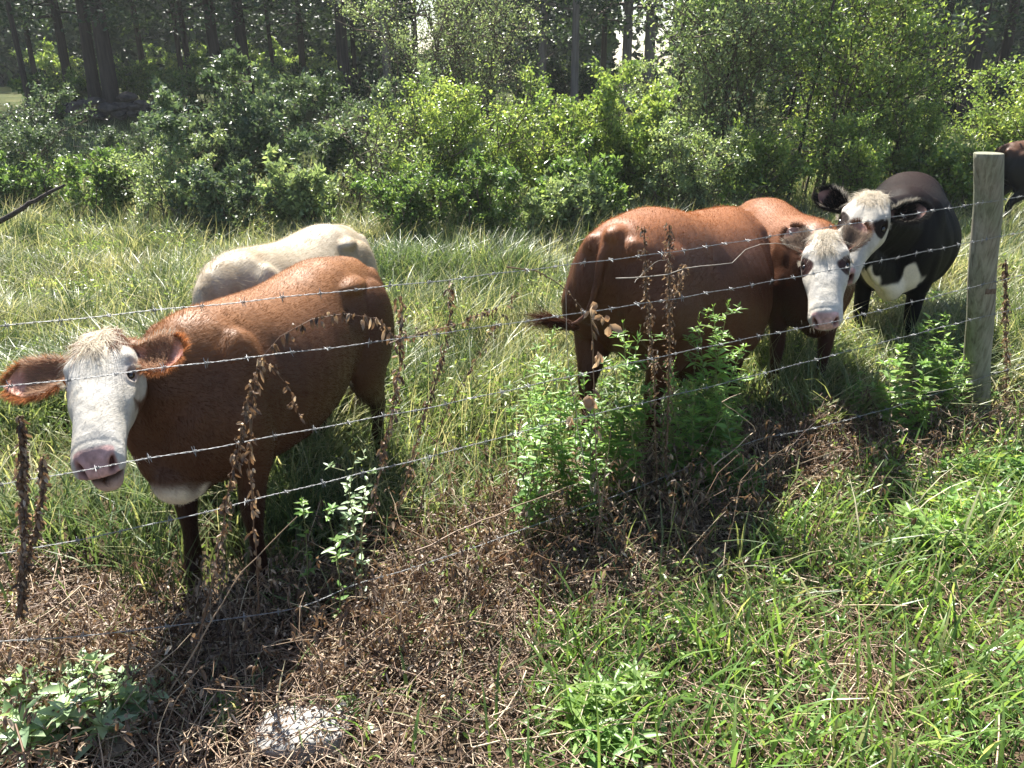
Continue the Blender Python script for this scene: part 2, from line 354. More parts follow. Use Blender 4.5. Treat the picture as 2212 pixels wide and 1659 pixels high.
def remesh(V, Q, T, vox, it):
    o = mesh('tmp', V, [Q, T], M['coat'])
    md = o.modifiers.new('r', 'REMESH'); md.mode = 'VOXEL'; md.voxel_size = vox
    s = o.modifiers.new('s', 'SMOOTH'); s.factor = 0.5; s.iterations = it
    dg = bpy.context.evaluated_depsgraph_get(); ev = o.evaluated_get(dg); me = ev.to_mesh()
    n = len(me.vertices); co = np.empty(n * 3, np.float32); me.vertices.foreach_get('co', co); nr = np.empty(n * 3, np.float32); me.vertices.foreach_get('normal', nr)
    lt = np.empty(len(me.polygons), np.int32); me.polygons.foreach_get('loop_total', lt)
    vi = np.empty(len(me.loops), np.int32); me.loops.foreach_get('vertex_index', vi)
    ls = np.empty(len(me.polygons), np.int32); me.polygons.foreach_get('loop_start', ls)
    q = ls[lt == 4]; F = vi[q[:, None] + np.arange(4)]
    t3 = ls[lt == 3]; F3 = vi[t3[:, None] + np.arange(3)] if len(t3) else np.zeros((0, 3), int)
    ev.to_mesh_clear(); me2 = o.data; bpy.data.objects.remove(o); bpy.data.meshes.remove(me2)
    return co.reshape(-1, 3).astype(float), F, F3, nr.reshape(-1, 3).astype(float)

TORSO = np.array([  # x, ztop, zbot, halfwidth, top narrowing, height fraction of widest
    [-0.90, 1.17, 0.98, 0.10, 0.2], [-0.86, 1.225, 0.86, 0.17, 0.25], [-0.78, 1.275, 0.74, 0.225, 0.35], [-0.62, 1.30, 0.66, 0.265, 0.30],
    [-0.45, 1.315, 0.66, 0.285, 0.22], [-0.30, 1.305, 0.62, 0.30, 0.32], [-0.10, 1.275, 0.565, 0.345, 0.48], [0.12, 1.268, 0.53, 0.365, 0.52],
    [0.32, 1.276, 0.53, 0.345, 0.55], [0.50, 1.285, 0.54, 0.30, 0.62], [0.62, 1.285, 0.55, 0.265, 0.60], [0.74, 1.25, 0.58, 0.225, 0.5],
    [0.84, 1.14, 0.64, 0.165, 0.3], [0.90, 1.02, 0.74, 0.09, 0.2]])
def torso(fat=1.0, deep=0.0):
    n = 60; s = spline(TORSO, n); th = np.linspace(0, 2 * np.pi, 48, endpoint=False); rings = []
    for x, zt, zb, w_, nar in s:
        zb -= deep * math.exp(-((x + 0.05) / 0.55) ** 4)
        zc = zb + (zt - zb) * 0.45; sn = np.sin(th); cs = np.cos(th)
        up = np.clip(sn, 0, 1); z = np.where(sn > 0, zc + (zt - zc) * sn ** 1.0, zc + (zc - zb) * sn)
        ww = w_ * (1 + (fat - 1) * (0.5 + 0.5 * float(sm(-0.75, -0.25, x) * (1 - sm(0.35, 0.7, x)))))
        y = ww * np.sign(cs) * np.abs(cs) ** 0.85 * (1 - nar * 0.35 * up ** 1.5)
        if x > -0.95 and fat > 1: z = np.where(sn < 0, z - 0.05 * (fat - 1) * 4 * (-sn) * math.exp(-((x - 0.05) / 0.4) ** 2), z)
        rings.append(np.stack([np.full_like(y, x), y, z], -1))
    return loft(rings)
def leg_parts(front, side, dx=0.0, th_=1.0):
    s = side
    if front:
        p = [[0.60, 0.17 * s, 1.02, .15, .07], [0.61, 0.20 * s, 0.84, .14, .085], [0.56, 0.19 * s, 0.68, .105, .075], [0.57 + dx * .5, 0.17 * s, 0.52, .066, .058], [0.575 + dx * .8, 0.165 * s, 0.40, .052, .052],
             [0.57 + dx * .9, 0.165 * s, 0.27, .034, .034], [0.57 + dx, 0.165 * s, 0.13, .040, .040], [0.595 + dx, 0.165 * s, 0.07, .046, .046], [0.61 + dx, 0.165 * s, 0.0, .062, .056]]
    else:
        p = [[-0.58, 0.13 * s, 1.08, .22, .09], [-0.58, 0.19 * s, 0.90, .23, .10], [-0.54, 0.21 * s, 0.74, .175, .09], [-0.60, 0.20 * s, 0.60, .105, .065], [-0.70 + dx * .5, 0.18 * s, 0.49, .062, .048], [-0.735 + dx * .7, 0.175 * s, 0.41, .050, .042],
             [-0.72 + dx * .9, 0.175 * s, 0.27, .038, .035], [-0.70 + dx, 0.175 * s, 0.13, .043, .042], [-0.67 + dx, 0.175 * s, 0.07, .048, .046], [-0.65 + dx, 0.175 * s, 0.0, .064, .056]]
        for k, f in enumerate((1, 1, 1, .8, .5)): p[k][3] *= 1 + (th_ - 1) * f; p[k][4] *= 1 + (th_ - 1) * f
    return limb(p)

HEADP = np.array([ # a, halfwidth, top n, bottom n
    [-0.035, 0.035, -0.030, -0.085], [-0.02, 0.062, -0.008, -0.11], [0.02, 0.086, 0.012, -0.15], [0.07, 0.106, 0.022, -0.19], [0.125, 0.117, 0.026, -0.225],
    [0.175, 0.117, 0.022, -0.238], [0.225, 0.108, 0.014, -0.228], [0.28, 0.098, 0.007, -0.204], [0.335, 0.088, 0.000, -0.178], [0.385, 0.081, -0.006, -0.162],
    [0.425, 0.080, -0.011, -0.154], [0.455, 0.082, -0.018, -0.151], [0.478, 0.080, -0.028, -0.148], [0.492, 0.071, -0.040, -0.142], [0.500, 0.055, -0.054, -0.128]])
def head_mesh(mouth=0.0, wide=1.0):
    """returns V in head coords (a,s,n), quads, tris"""
    K, n = 150, 128
    a_ = np.concatenate([np.linspace(-0.035, 0.42, 96), np.linspace(0.424, 0.500, 54)])
    H = np.stack([a_] + [np.interp(a_, HEADP[:, 0], HEADP[:, k]) for k in (1, 2, 3)], 1)
    ker = np.array([1, 2, 3, 4, 3, 2, 1.]); ker /= ker.sum()
    for k in (1, 2, 3):
        c = np.concatenate([np.full(3, H[0, k]), H[:, k], np.full(3, H[-1, k])])
        sfull = np.convolve(c, ker, 'valid'); H[3:-3, k] = sfull[3:-3]
    th = np.linspace(0, 2 * np.pi, n, endpoint=False); cs, sn = np.cos(th), np.sin(th); rings = []
    for a, w_, tp, bt in H:
        c = tp + (bt - tp) * 0.40
        e = 0.80
        y = w_ * wide * np.sign(cs) * np.abs(cs) ** e; jaw = 0.62 + 0.18 * float(sm(0.38, 0.46, a))
        nn = np.where(sn > 0, c + (tp - c) * np.abs(sn) ** 0.9, c + (c - bt) * sn)
        y = np.where(sn < 0, y * (1 - (1 - jaw) * np.abs(sn) ** 1.2), y)
        rings.append(np.stack([np.full_like(y, a), y, nn], -1))
    V, Q, T = loft(np.array(rings))
    # front cap: add inner rings for nose detail
    last = np.array(rings[-1]); cen = last.mean(0); inner = []
    for k, f in enumerate(np.linspace(0.94, 0.06, 16)):
        r_ = cen + (last - cen) * f; r_[:, 0] = 0.500 + 0.012 * math.sqrt(1 - f * f * 0.98); inner.append(r_)
    V, Q, T = loft(np.concatenate([np.array(rings), np.array(inner)]))
    a, s, nn = V[:, 0].copy(), V[:, 1].copy(), V[:, 2].copy(); sa = np.abs(s)
    def g(*t): return np.exp(-sum(((v - c) / r_) ** 2 for v, c, r_ in t))
    sg = np.sign(s)
    # brow ridge, eye socket, lids
    b = g((a, 0.125, .035), (sa, 0.105, .03), (nn, 0.0, .035)); V[:, 1] += sg * 0.012 * b; V[:, 2] += 0.010 * b
    b = g((a, 0.186, .030), (sa, 0.112, .03), (nn, -0.035, .026)); V[:, 1] -= sg * 0.014 * b
    d = np.sqrt(((a - 0.186) / 0.030) ** 2 + ((nn + 0.035) / 0.020) ** 2); b = np.exp(-((d - 1.0) / 0.28) ** 2) * (sa > 0.06); V[:, 1] += sg * 0.007 * b
    # cheek bone ridge, hollow under it, jaw muscle
    b = g((a, 0.25, .07), (sa, 0.085, .04), (nn, -0.055, .018)); V[:, 1] += sg * 0.008 * b
    b = g((a, 0.33, .05), (sa, 0.075, .04), (nn, -0.05, .03)); V[:, 1] -= sg * 0.006 * b
    b = g((a, 0.16, .07), (nn, -0.15, .05)) * (sa > 0.04); V[:, 1] += sg * 0.014 * b
    # forehead dish and nasal bridge
    b = g((a, 0.20, .06), (s, 0, .035)) * (nn > -0.02); V[:, 2] -= 0.008 * b
    # nose pad sits proud and rounded; fold above it
    b = g((a, 0.452, .009)) * (nn > -0.09); V[:, 2] -= 0.002 * b * (nn > -.05); V[:, 1] -= sg * 0.001 * b
    b = g((a, 0.432, .016)) * (nn > -0.06); V[:, 2] += 0.0 * b
    # nostrils: comma shaped pits
    dn = np.sqrt(((sa - 0.047 - 0.25 * (nn + 0.068)) / 0.010) ** 2 + ((nn + 0.068) / 0.018) ** 2) ; b = np.exp(-dn ** 2) * sm(0.46, 0.478, a); V[:, 0] -= 0.026 * b; V[:, 1] -= sg * 0.006 * b
    nost = b
    b = np.exp(-((np.sqrt(((sa - 0.050) / 0.020) ** 2 + ((nn + 0.066) / 0.028) ** 2) - 1) / 0.35) ** 2) * sm(0.46, 0.48, a); V[:, 0] += 0.005 * b
    # philtrum
    b = g((s, 0, .004)) * (nn < -0.06) * (nn > -0.105) * sm(0.48, 0.5, a); V[:, 0] -= 0.003 * b
    # mouth
    ml = -0.112 + 0.0 * a; wd = 0.0035 + 0.012 * mouth; lim = sm(0.40, 0.44, a) * (1 - sm(0.058, 0.075, sa) * (mouth > 0))
    mo = np.exp(-((nn - ml) / wd) ** 2) * lim
    C = np.array([0.46, 0, -0.112])
    V[:, 0] -= (0.004 + 0.030 * mouth) * mo; V[:, 1] -= sg * (0.005 + 0.006 * mouth) * mo
    if mouth:  # lower jaw drops
        dr = sm(ml - wd * 0.5, ml - wd * 2.5, nn) * sm(0.30, 0.50, a); V[:, 2] -= 0.032 * mouth * dr; V[:, 0] -= 0.012 * dr
    else:
        dr = sm(ml, ml - 0.02, nn) * sm(0.42, 0.50, a); V[:, 0] -= 0.012 * dr
    return V, Q, T, (a, s, nn, nost, mo)
def ear_mesh(n=34, m=28):
    """ear along +x (length .2), opening toward +z, width in y; returns V,Q,T and (u, edge, inside)"""
    rings = []; info = []
    for u in np.linspace(0, 1, n):
        wd = 0.030 + 0.036 * math.sin(min(u * 1.25, 1) * math.pi * 0.62) ** 1.2 if u < 0.8 else None
        prof = np.interp(u, [0, .12, .3, .5, .68, .82, .92, .98, 1], [.024, .030, .052, .064, .064, .054, .036, .018, .006])
        cup = np.interp(u, [0, .2, .5, .8, 1], [.030, .034, .032, .022, .004])
        half = m // 2; ring = []
        for k in range(half):      # outer (back) surface
            q = -1 + 2 * k / (half - 1); ring.append((u * 0.2, prof * q, -cup * (1 - q * q) - 0.004)); info.append((u, abs(q), 0))
        for k in range(half):      # inner surface
            q = 1 - 2 * k / (half - 1); th = 0.006 + 0.0 * u; ring.append((u * 0.2, prof * q * 0.93, -cup * (1 - q * q) + th * (1 - q * q) + (0.010 * (1 - u) ** 4))); info.append((u, abs(q), 1))
        rings.append(ring)
    V, Q, T = loft(np.array(rings)); V[:, 2] -= 0.05 * (V[:, 0] / 0.2) ** 2 * 0.4
    info += [(0, 0, 0), (1, 1, 0)]
    return V, Q, T, np.array(info, float)

def strands(P, D, L, w_, col, curl=None, K=4, grav=0.0, S=None):
    """ribbon hair; returns V,F,C"""
    N = len(P); u = np.linspace(0, 1, K); L = np.broadcast_to(L, (N,))
    pts = P[:, None] + D[:, None] * (L[:, None] * u[None])[..., None]
    pts[..., 2] -= grav * (u[None] ** 2) * L[:, None]
    if curl is not None: pts += curl[:, None] * (L[:, None] * u[None] ** 2)[..., None]
    if S is None: S = norm(np.cross(D, rng.normal(size=(N, 3))))
    W = np.broadcast_to(w_, (N,))[:, None] * np.linspace(1, 0.15, K)[None]
    V, F, _ = ribbons(pts, W, S); return V, F, np.repeat(col, K * 2, 0)

CREAM = np.array([0.70, 0.63, 0.52]); WHITE = np.array([0.50, 0.475, 0.435]); PINK = np.array([0.50, 0.31, 0.285]); DARK = np.array([0.02, 0.012, 0.01])
def make_cow(name, label, origin, heading, scale, pitch, poll, nose, roll, base, face, bodyfn, headfn, tuft, vox=0.011, fur=40000,
             mouth=0.0, hscale=1.0, fat=1.0, ears=((0.0, 0.0), (0.0, 0.0)), tail=None, legdx=(0, 0, 0, 0), earcol=None, furlen=0.016, tuftlen=0.05, earscale=1.0, deep=0.0, thigh=1.0, mats=('coat', 'hair'), switch=1.0, tuftlow=0.085, neckdrop=0.0, zoff=0.0):
    root = empty(name, (0, 0, 0)); tag(root, label, 'cow', 'cattle standing in the pasture')
    hx, hy = heading; ang = math.atan2(hy, hx)
    oz = float(gz(origin[0], origin[1])) + zoff
    Mw = Matrix.Translation((origin[0], origin[1], oz)) @ Matrix.Rotation(ang, 4, 'Z') @ Matrix.Rotation(-pitch, 4, 'Y') @ Matrix.Diagonal((scale, scale, scale, 1))
    root.matrix_world = Mw
    Mi = np.array(Mw.inverted()); loc = lambda p: Mi[:3, :3] @ np.asarray(p, float) + Mi[:3, 3]
    pl, ns = loc(poll), loc(nose); A = norm(ns - pl); Lh = 0.50 * hscale
    camdir = loc((0, 0, CAM_H)) - pl if face is None else Mi[:3, :3] @ np.asarray(face, float)
    N_ = norm(camdir - A * (camdir @ A)); S_ = np.cross(A, N_)       # S to the right-handed side
    if roll: c, s = math.cos(roll), math.sin(roll); N_, S_ = N_ * c + S_ * s, S_ * c - N_ * s
    hw = lambda P: pl + hscale * (P[:, :1] * A + P[:, 1:2] * S_ + P[:, 2:3] * N_)
    Hd = lambda a, s, n: pl + hscale * (a * A + s * S_ + n * N_)
    # ---- body
    parts = [torso(fat, deep)]
    for k, (fr, sd_) in enumerate(((1, 1), (1, -1), (0, 1), (0, -1))): parts.append(leg_parts(fr, sd_, legdx[k], thigh))
    for s in (1, -1):
        parts.append(ellipsoid((0.58, 0.165 * s, 0.94), (0.17, 0.10, 0.27)))
        parts.append(ellipsoid((0.68, 0.14 * s, 0.84), (0.13, 0.09, 0.13)))
        if fat < 1.1: parts.append(ellipsoid((-0.44, 0.165 * s, 1.185), (0.15, 0.085, 0.05)))
        parts.append(ellipsoid((-0.86, 0.10 * s, 1.15), (0.055, 0.05, 0.06)))
        parts.append(ellipsoid((-0.64, 0.185 * s, 0.92), (0.23, 0.11, 0.27)))
    for s in (1, -1): parts.append(ellipsoid((-0.78, 0.115 * s, 0.99), (0.135, 0.11, 0.23)))
    parts.append(ellipsoid((0.76, 0, 0.66), (0.17, 0.10, 0.13)))
    parts.append(ellipsoid((-0.80, 0, 1.205), (0.13, 0.06, 0.055)))
    parts.append(ellipsoid((-0.45, 0, 0.62), (0.14, 0.10, 0.08)))
    occ = Hd(0.05, 0, -0.10); thr = Hd(0.12, 0, -0.15); p0 = np.array([0.50, 0, 0.98]); p1 = np.array([0.78, 0, 1.02])
    mid = (p1 + occ) / 2 + np.array([0, 0, 0.0 - neckdrop])
    up = np.array([0, 0, 1.0]); side = np.array([0, 1.0, 0])
    s = spline([[*p0, .275, .22], [*p1, .235, .150], [*mid, .160, .105], [*occ, .098, .075], [*thr, .075, .062]], 34)
    Cn = s[:, :3]; Tn = norm(np.gradient(Cn, axis=0))
    w_ = np.linspace(0, 1, 34)[:, None]; upv = norm(np.array([0.0, 0, 1]) * (1 - w_) + N_[None] * 0.6 * w_ + np.array([0.0, 0, 0.6]) * w_)
    An = norm(upv - Tn * (Tn * upv).sum(1, keepdims=True)); Bn = np.cross(Tn, An); th = np.linspace(0, 2 * np.pi, 32, endpoint=False)
    cs, sn = np.cos(th), np.sin(th)
    ext = np.where(cs < 0, 1.12, 1.0)
    rings = Cn[:, None] + s[:, 3, None, None] * An[:, None] * (cs * ext)[None, :, None] + s[:, 4, None, None] * Bn[:, None] * sn[None, :, None] * (1 - 0.25 * np.abs(cs))[None, :, None]
    parts.append(loft(rings))
    rot = np.array([A, S_, N_])
    parts.append(ellipsoid(Hd(0.09, 0, -0.10), np.array([0.11, 0.085, 0.09]) * hscale, rot))
    # dewlap along the underside of the neck
    d0 = np.array([0.80, 0, 0.70]); d1 = Hd(0.16, 0, -0.21); dm = (d0 + d1) / 2 + np.array([0, 0, -0.02])
    parts.append(limb([[0.66, 0, 0.66, .10, .05], [*d0, .12, .055], [*dm, .10, .035], [*d1, .05, .04]], up=(0, 0, 1)))
    # tail
    tl = tail or [[-0.84, 0, 1.24], [-0.925, 0, 1.16], [-0.95, 0, 1.0], [-0.945, 0, 0.8], [-0.93, 0, 0.60]]
    tr = [.030, .026, .021, .017, .014, .012, .012][:len(tl)]
    parts.append(limb([[*p, r_, r_] for p, r_ in zip(tl, tr)], up=(1, 0.1, 0)))
    V, Fq, F3, Nr = remesh(*merge(parts), vox, int(0.17 / vox))
    # soft anatomical relief (ribs, shoulder blade, flank hollow, hip bones)
    x, y, z = V.T; ay = np.abs(y); sy = np.sign(y)
    ribs = np.sin((x + 0.25 * (z - 1)) * 2 * np.pi / 0.085) * sm(-0.32, -0.2, x) * (1 - sm(0.3, 0.42, x)) * sm(0.62, 0.8, z) * (1 - sm(1.05, 1.2, z)) * 0.0009
    flank = -0.018 * np.exp(-((x + 0.30) / 0.085) ** 2 - ((z - 1.09) / 0.10) ** 2)
    blade = 0.012 * np.exp(-((x - 0.55 - 0.25 * (z - 1.0)) / 0.05) ** 2) * sm(0.85, 0.95, z) * (1 - sm(1.2, 1.28, z))
    elbow = -0.012 * np.exp(-((x - 0.40) / 0.05) ** 2) * sm(0.6, 0.75, z) * (1 - sm(1.05, 1.2, z))
    lump = 0.006 * (vnoise(x * 9 + 3, z * 9 + y * 4, 1.0) - 0.5)
    trunk_ = (ay > 0.08) & (x < 0.8)
    V = V + Nr * ((ribs + flank + blade + elbow) * trunk_ + lump)[:, None]
    # neck skin folds
    fold = 0.008 * (vnoise(x + 0.6 * z, 0.35 * y + 0.2 * z, 0.045) - 0.5) * sm(0.72, 0.80, x) * sm(0.75, 0.9, z)
    V = V + Nr * fold[:, None]
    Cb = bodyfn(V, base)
    hoof = sm(0.065, 0.05, V[:, 2]) * (V[:, 2] < 0.08); Cb = Cb * (1 - hoof[:, None]) + np.array([0.05, 0.04, 0.03]) * hoof[:, None]
    # ---- head
    hv, hq, ht, (ha, hs_, hn, nost, mo) = head_mesh(mouth)
    hv[:, 1:] += (0.0025 * (vnoise(hv[:, 0] + hv[:, 2], hv[:, 1], 0.02) - 0.5))[:, None]
    Ch = headfn(ha, hs_, hn, base)
    pad = sm(0.462, 0.470, ha) * sm(-0.108, -0.100, hn) * (1 - sm(0.058, 0.066, np.abs(hs_))) * (1 - sm(-0.030, -0.020, hn))
    pad = np.maximum(pad, (ha > 0.497) * sm(-0.106, -0.098, hn))
    Ch = Ch * (1 - pad[:, None]) + PINK * (0.62 + 0.55 * vnoise(hs_ + 9, hn + 3, 0.011) + 0.25 * vnoise(hs_, hn + 1, 0.03))[:, None] * pad[:, None]
    lip = sm(-0.112, -0.118, hn) * sm(0.46, 0.475, ha) * (1 - sm(-0.13, -0.14, hn) * 0) * 0.55; Ch = Ch * (1 - lip[:, None]) + np.array([0.55, 0.34, 0.29]) * lip[:, None]
    nk = np.clip(nost * 1.5, 0, 1)[:, None]; Ch = Ch * (1 - nk) + np.array([0.10, 0.035, 0.03]) * nk
    mk = np.clip(mo * (1.4 if mouth else 0.6), 0, 1)[:, None]; Ch = Ch * (1 - mk) + np.array([0.06, 0.03, 0.02]) * mk
    ee = np.exp(-((ha - 0.186) / 0.024) ** 2 - ((hn + 0.035) / 0.018) ** 2) * (np.abs(hs_) > 0.05) * 0.75; Ch = Ch * (1 - ee[:, None]) + (Ch * 0.5 if tuft[0] != 5200 else np.array([0.30, 0.16, 0.15])) * ee[:, None]
    sh = (0.50 if mouth else 0.15) * sm(0.34, 0.49, ha) * np.clip(-(hn + 0.03), -0.02, 0.2); hv[:, 0] += sh
    Vh = hw(hv)
    allV = [V, Vh]; allQ = [Fq, hq + len(V)]; allT = [F3, ht + len(V)]; allC = [Cb, Ch]; n0 = len(V) + len(Vh)
    # ---- ears
    ec = base if earcol is None else earcol
    hairV, hairF, hairC = [], [], []; hn0 = 0
    def addh(v, f, c):
        nonlocal hn0
        hairV.append(v); hairF.append(f + hn0); hairC.append(c); hn0 += len(v)
    for k, sgn in enumerate((1, -1)):
        up_, fwd = ears[k]
        ev, eq, et, info = ear_mesh(); es = earscale
        # ear frame: X outwards, Z opening, Y across
        X = norm(sgn * S_ * math.cos(up_) - A * math.sin(up_) + N_ * fwd)
        Zz = norm(N_ * 1.0 + A * 0.25); Zz = norm(Zz - X * (Zz @ X)); Yy = np.cross(Zz, X)
        b0 = Hd(0.078, sgn * 0.094, -0.050)
        f = lambda P: b0 + hscale * es * (P[:, :1] * X + P[:, 1:2] * Yy + P[:, 2:3] * Zz)
        We = f(ev); u, q, ins = info.T
        pinkish = np.array([0.62, 0.36, 0.30]) * (0.4 if ec.mean() < 0.03 else 1.0 if mouth else 0.55)
        c = np.where((ins > 0.5)[:, None], pinkish * (1 - q[:, None]) ** 0.5 + ec * q[:, None] ** 0.7, ec[None])
        allV.append(We); allQ.append(eq + n0); allT.append(et + n0); allC.append(c); n0 += len(We)
        # fringe hairs around the rim and inside
        nh = 4200
        uu = rng.random(nh); qq = np.where(rng.random(nh) < 0.5, -1, 1) * (0.75 + 0.25 * rng.random(nh))
        prof = np.interp(uu, [0, .12, .3, .5, .68, .82, .92, .98, 1], [.024, .030, .052, .064, .064, .054, .036, .018, .006]); cup = np.interp(uu, [0, .2, .5, .8, 1], [.030, .034, .032, .022, .004])
        pr = np.stack([uu * 0.2, prof * qq, -cup * (1 - qq * qq) - 0.02 * uu ** 2], -1)
        dr = norm(np.stack([0.5 + 1.6 * uu ** 3, np.sign(qq) * 1.0, 0.25 + 0 * uu], -1) + 0.35 * rng.normal(size=(nh, 3)))
        P = f(pr); D = norm(dr[:, :1] * X + dr[:, 1:2] * Yy + dr[:, 2:3] * Zz)
        mixw = rng.random((nh, 1)); hc = (ec * (1.7 if ec.mean() > 0.06 else 1.3) + 0.01) * (0.7 + 0.6 * rng.random((nh, 1)))
        topside = (D[:, 2] > 0.2) & (uu < 0.7)
        lightc = CREAM * 0.85 * (0.8 + 0.3 * mixw)
        hc = np.where((topside & (rng.random(nh) < 0.6))[:, None], lightc, hc)
        addh(*strands(P, D, hscale * (0.014 + 0.026 * rng.random(nh)), 0.0009, hc))
        nh = 2200; uu = 0.1 + 0.6 * rng.random(nh); qq = -1 + 2 * rng.random(nh)
        prof = np.interp(uu, [0, .3, .5, .7], [.024, .052, .064, .062]); pr = np.stack([uu * 0.2, prof * qq * .9, -0.03 * (1 - qq * qq) + 0.004], -1)
        dr = norm(np.stack([0.9 + 0 * uu, 0.5 * qq, 0.5 + 0 * uu], -1) + 0.4 * rng.normal(size=(nh, 3)))
        D = norm(dr[:, :1] * X + dr[:, 1:2] * Yy + dr[:, 2:3] * Zz)
        addh(*strands(f(pr), D, 0.028, 0.0007, (ec * 0.9 + CREAM * 0.30 * (ec.mean() > 0.02)) * (0.6 + 0.6 * rng.random((nh, 1)))))
    allV = np.concatenate(allV); allC = np.concatenate(allC)
    body = mesh('body', allV, [np.concatenate(allQ), np.concatenate(allT)], M[mats[0]], root, col=allC, smooth=True)
    # ---- eyes
    for s in (1, -1):
        v, q, t = ellipsoid((0, 0, 0), (0.0155, 0.013, 0.012), n=16)
        e = mesh('eye', hw(v + np.array([0.186, s * 0.0990, -0.037])), [q, t], M['eye'], root, smooth=True)
        # lashes belong to the hair
        nh = 60; aa = rng.uniform(-0.022, 0.022, nh); P = hw(np.stack([0.160 + 0 * aa, s * (0.118 + 0 * aa), -0.035 + aa * 0.9], -1))
        D = norm(s * S_ * 1.0 + A * 0.3 + 0.25 * rng.normal(size=(nh, 3))); addh(*strands(P, D, 0.02, 0.0006, np.tile(CREAM * 0.7, (nh, 1))))
    # ---- fur over the whole animal
    q = np.concatenate([np.concatenate(allQ)[:, :3], np.concatenate(allT)]); a_, b_, c_ = allV[q[:, 0]], allV[q[:, 1]], allV[q[:, 2]]
    nr = np.cross(b_ - a_, c_ - a_); ar = np.linalg.norm(nr, axis=1); nr = norm(nr)
    isH = np.zeros(len(q), bool); isH[:] = (q[:, 0] >= len(V)); wgt = ar * np.where(isH, 1.8, 1.0)
    pick = rng.choice(len(q), fur, p=wgt / wgt.sum()); r1, r2 = rng.random((2, fur)); fl = r1 + r2 > 1; r1[fl] = 1 - r1[fl]; r2[fl] = 1 - r2[fl]
    P = a_[pick] + r1[:, None] * (b_ - a_)[pick] + r2[:, None] * (c_ - a_)[pick]; n = nr[pick]; c = allC[q[pick, 0]]
    hcoord = (P - pl) @ np.stack([A, S_, N_], 1) / hscale
    onhead = (q[pick, 0] >= len(V))
    flow = np.tile(np.array([-1.0, 0, -0.55]), (fur, 1)); legm = P[:, 2] < 0.55; flow[legm] = (-0.2, 0, -1)
    flow[onhead] = A * 0.9
    fore = onhead & (hcoord[:, 0] < 0.17); flow[fore] = (A * 0.6 + S_ * np.sign(hcoord[fore, 1:2]) * 0.5)
    flow += 0.35 * np.stack([np.sin(P[:, 1] * 40 + P[:, 2] * 30), np.sin(P[:, 0] * 35), np.cos(P[:, 0] * 30 + P[:, 1] * 25)], -1)
    flow = norm(flow - n * (flow * n).sum(1, keepdims=True)); D = norm(flow + n * (0.22 + 0.25 * rng.random((fur, 1))) + 0.25 * rng.normal(size=(fur, 3)))
    ok = ~((hcoord[:, 0] > 0.455) & (hcoord[:, 2] > -0.115) & onhead) & (P[:, 2] > 0.07)
    Lf = furlen * (0.6 + 0.8 * rng.random(fur)) * np.where(onhead, 0.8, 1.0) * np.where((P[:, 0] > 0.5) & (P[:, 2] > 1.1), 1.5, 1)
    cl = vnoise(P[:, 0] * 1.0 + P[:, 1] * .6, P[:, 2] * 1.3 + P[:, 1] * .5, 0.035) * 0.5 + vnoise(P[:, 0] + 4, P[:, 2] + P[:, 1], 0.16) * 0.5
    cc = np.clip(c * (0.88 + 0.34 * rng.random((fur, 1))) * (0.74 + 0.56 * cl[:, None]), 0, 0.9)
    addh(*strands(P[ok], D[ok], Lf[ok], 0.0009, cc[ok], K=3, S=norm(np.cross(D, n))[ok]))
    # ---- forelock tuft
    nt_, tc1, tc2 = tuft; nt_ = int(nt_)
    ss = rng.normal(0, 0.035, nt_); aa = rng.uniform(-0.03, tuftlow, nt_)
    top = np.interp(aa, HEADP[:, 0], HEADP[:, 2]); wd = np.interp(aa, HEADP[:, 0], HEADP[:, 1]); ss = np.clip(ss, -wd * .8, wd * .8)
    P = hw(np.stack([aa, ss, top - 0.010 * (ss / 0.05) ** 2 - 0.004], -1))
    D = norm(A * (aa * 9 - 0.15)[:, None] + N_ * 0.8 + S_ * (ss * 4)[:, None] + 0.3 * rng.normal(size=(nt_, 3)))
    curl = A * 0.9 + S_ * (np.sin(ss * 110 + aa * 60))[:, None] * 0.7 - N_ * 0.75 + 0.35 * rng.normal(size=(nt_, 3))
    cm = rng.random((nt_, 1)) < np.clip(0.03 + sm(0.03, 0.06, np.abs(ss))[:, None] * .7 + (aa[:, None] < -0.01) * 0.25, 0, .9); tcx = np.where(cm, tc2, tc1) * (0.85 + 0.4 * rng.random((nt_, 1)))
    addh(*strands(P, D, tuftlen * (0.6 + 0.8 * rng.random(nt_)), 0.0012, tcx, curl=curl, K=5))
    # chin whiskers
    nh = 160; P = hw(np.stack([rng.uniform(.42, .49, nh), rng.normal(0, .035, nh), np.full(nh, -0.145 - 0.02 * mouth)], -1)); D = norm(A * 0.5 - N_ * 0.8 + 0.4 * rng.normal(size=(nh, 3)))
    addh(*strands(P, D, 0.03, 0.0006, np.tile(CREAM, (nh, 1)), K=3))
    mesh('coat_hair', np.concatenate(hairV), np.concatenate(hairF), M['hair'], root, col=np.concatenate(hairC))
    # ---- tail switch
    nh = 900; e = np.array(tl[-1]); d0 = norm(e - np.array(tl[-2])); P = e - d0 * rng.uniform(0, 0.12, nh)[:, None] + 0.008 * rng.normal(size=(nh, 3))
    D = norm(d0 + 0.16 * rng.normal(size=(nh, 3))); v, f, c = strands(P, D, switch * (0.16 + 0.18 * rng.random(nh)), 0.0012, base * 0.7 * (0.6 + 0.8 * rng.random((nh, 1))), K=5, grav=0.15, curl=0.15 * rng.normal(size=(nh, 3)))
    mesh('tail_switch', v, f, M['hair'], root, col=c)
    return root

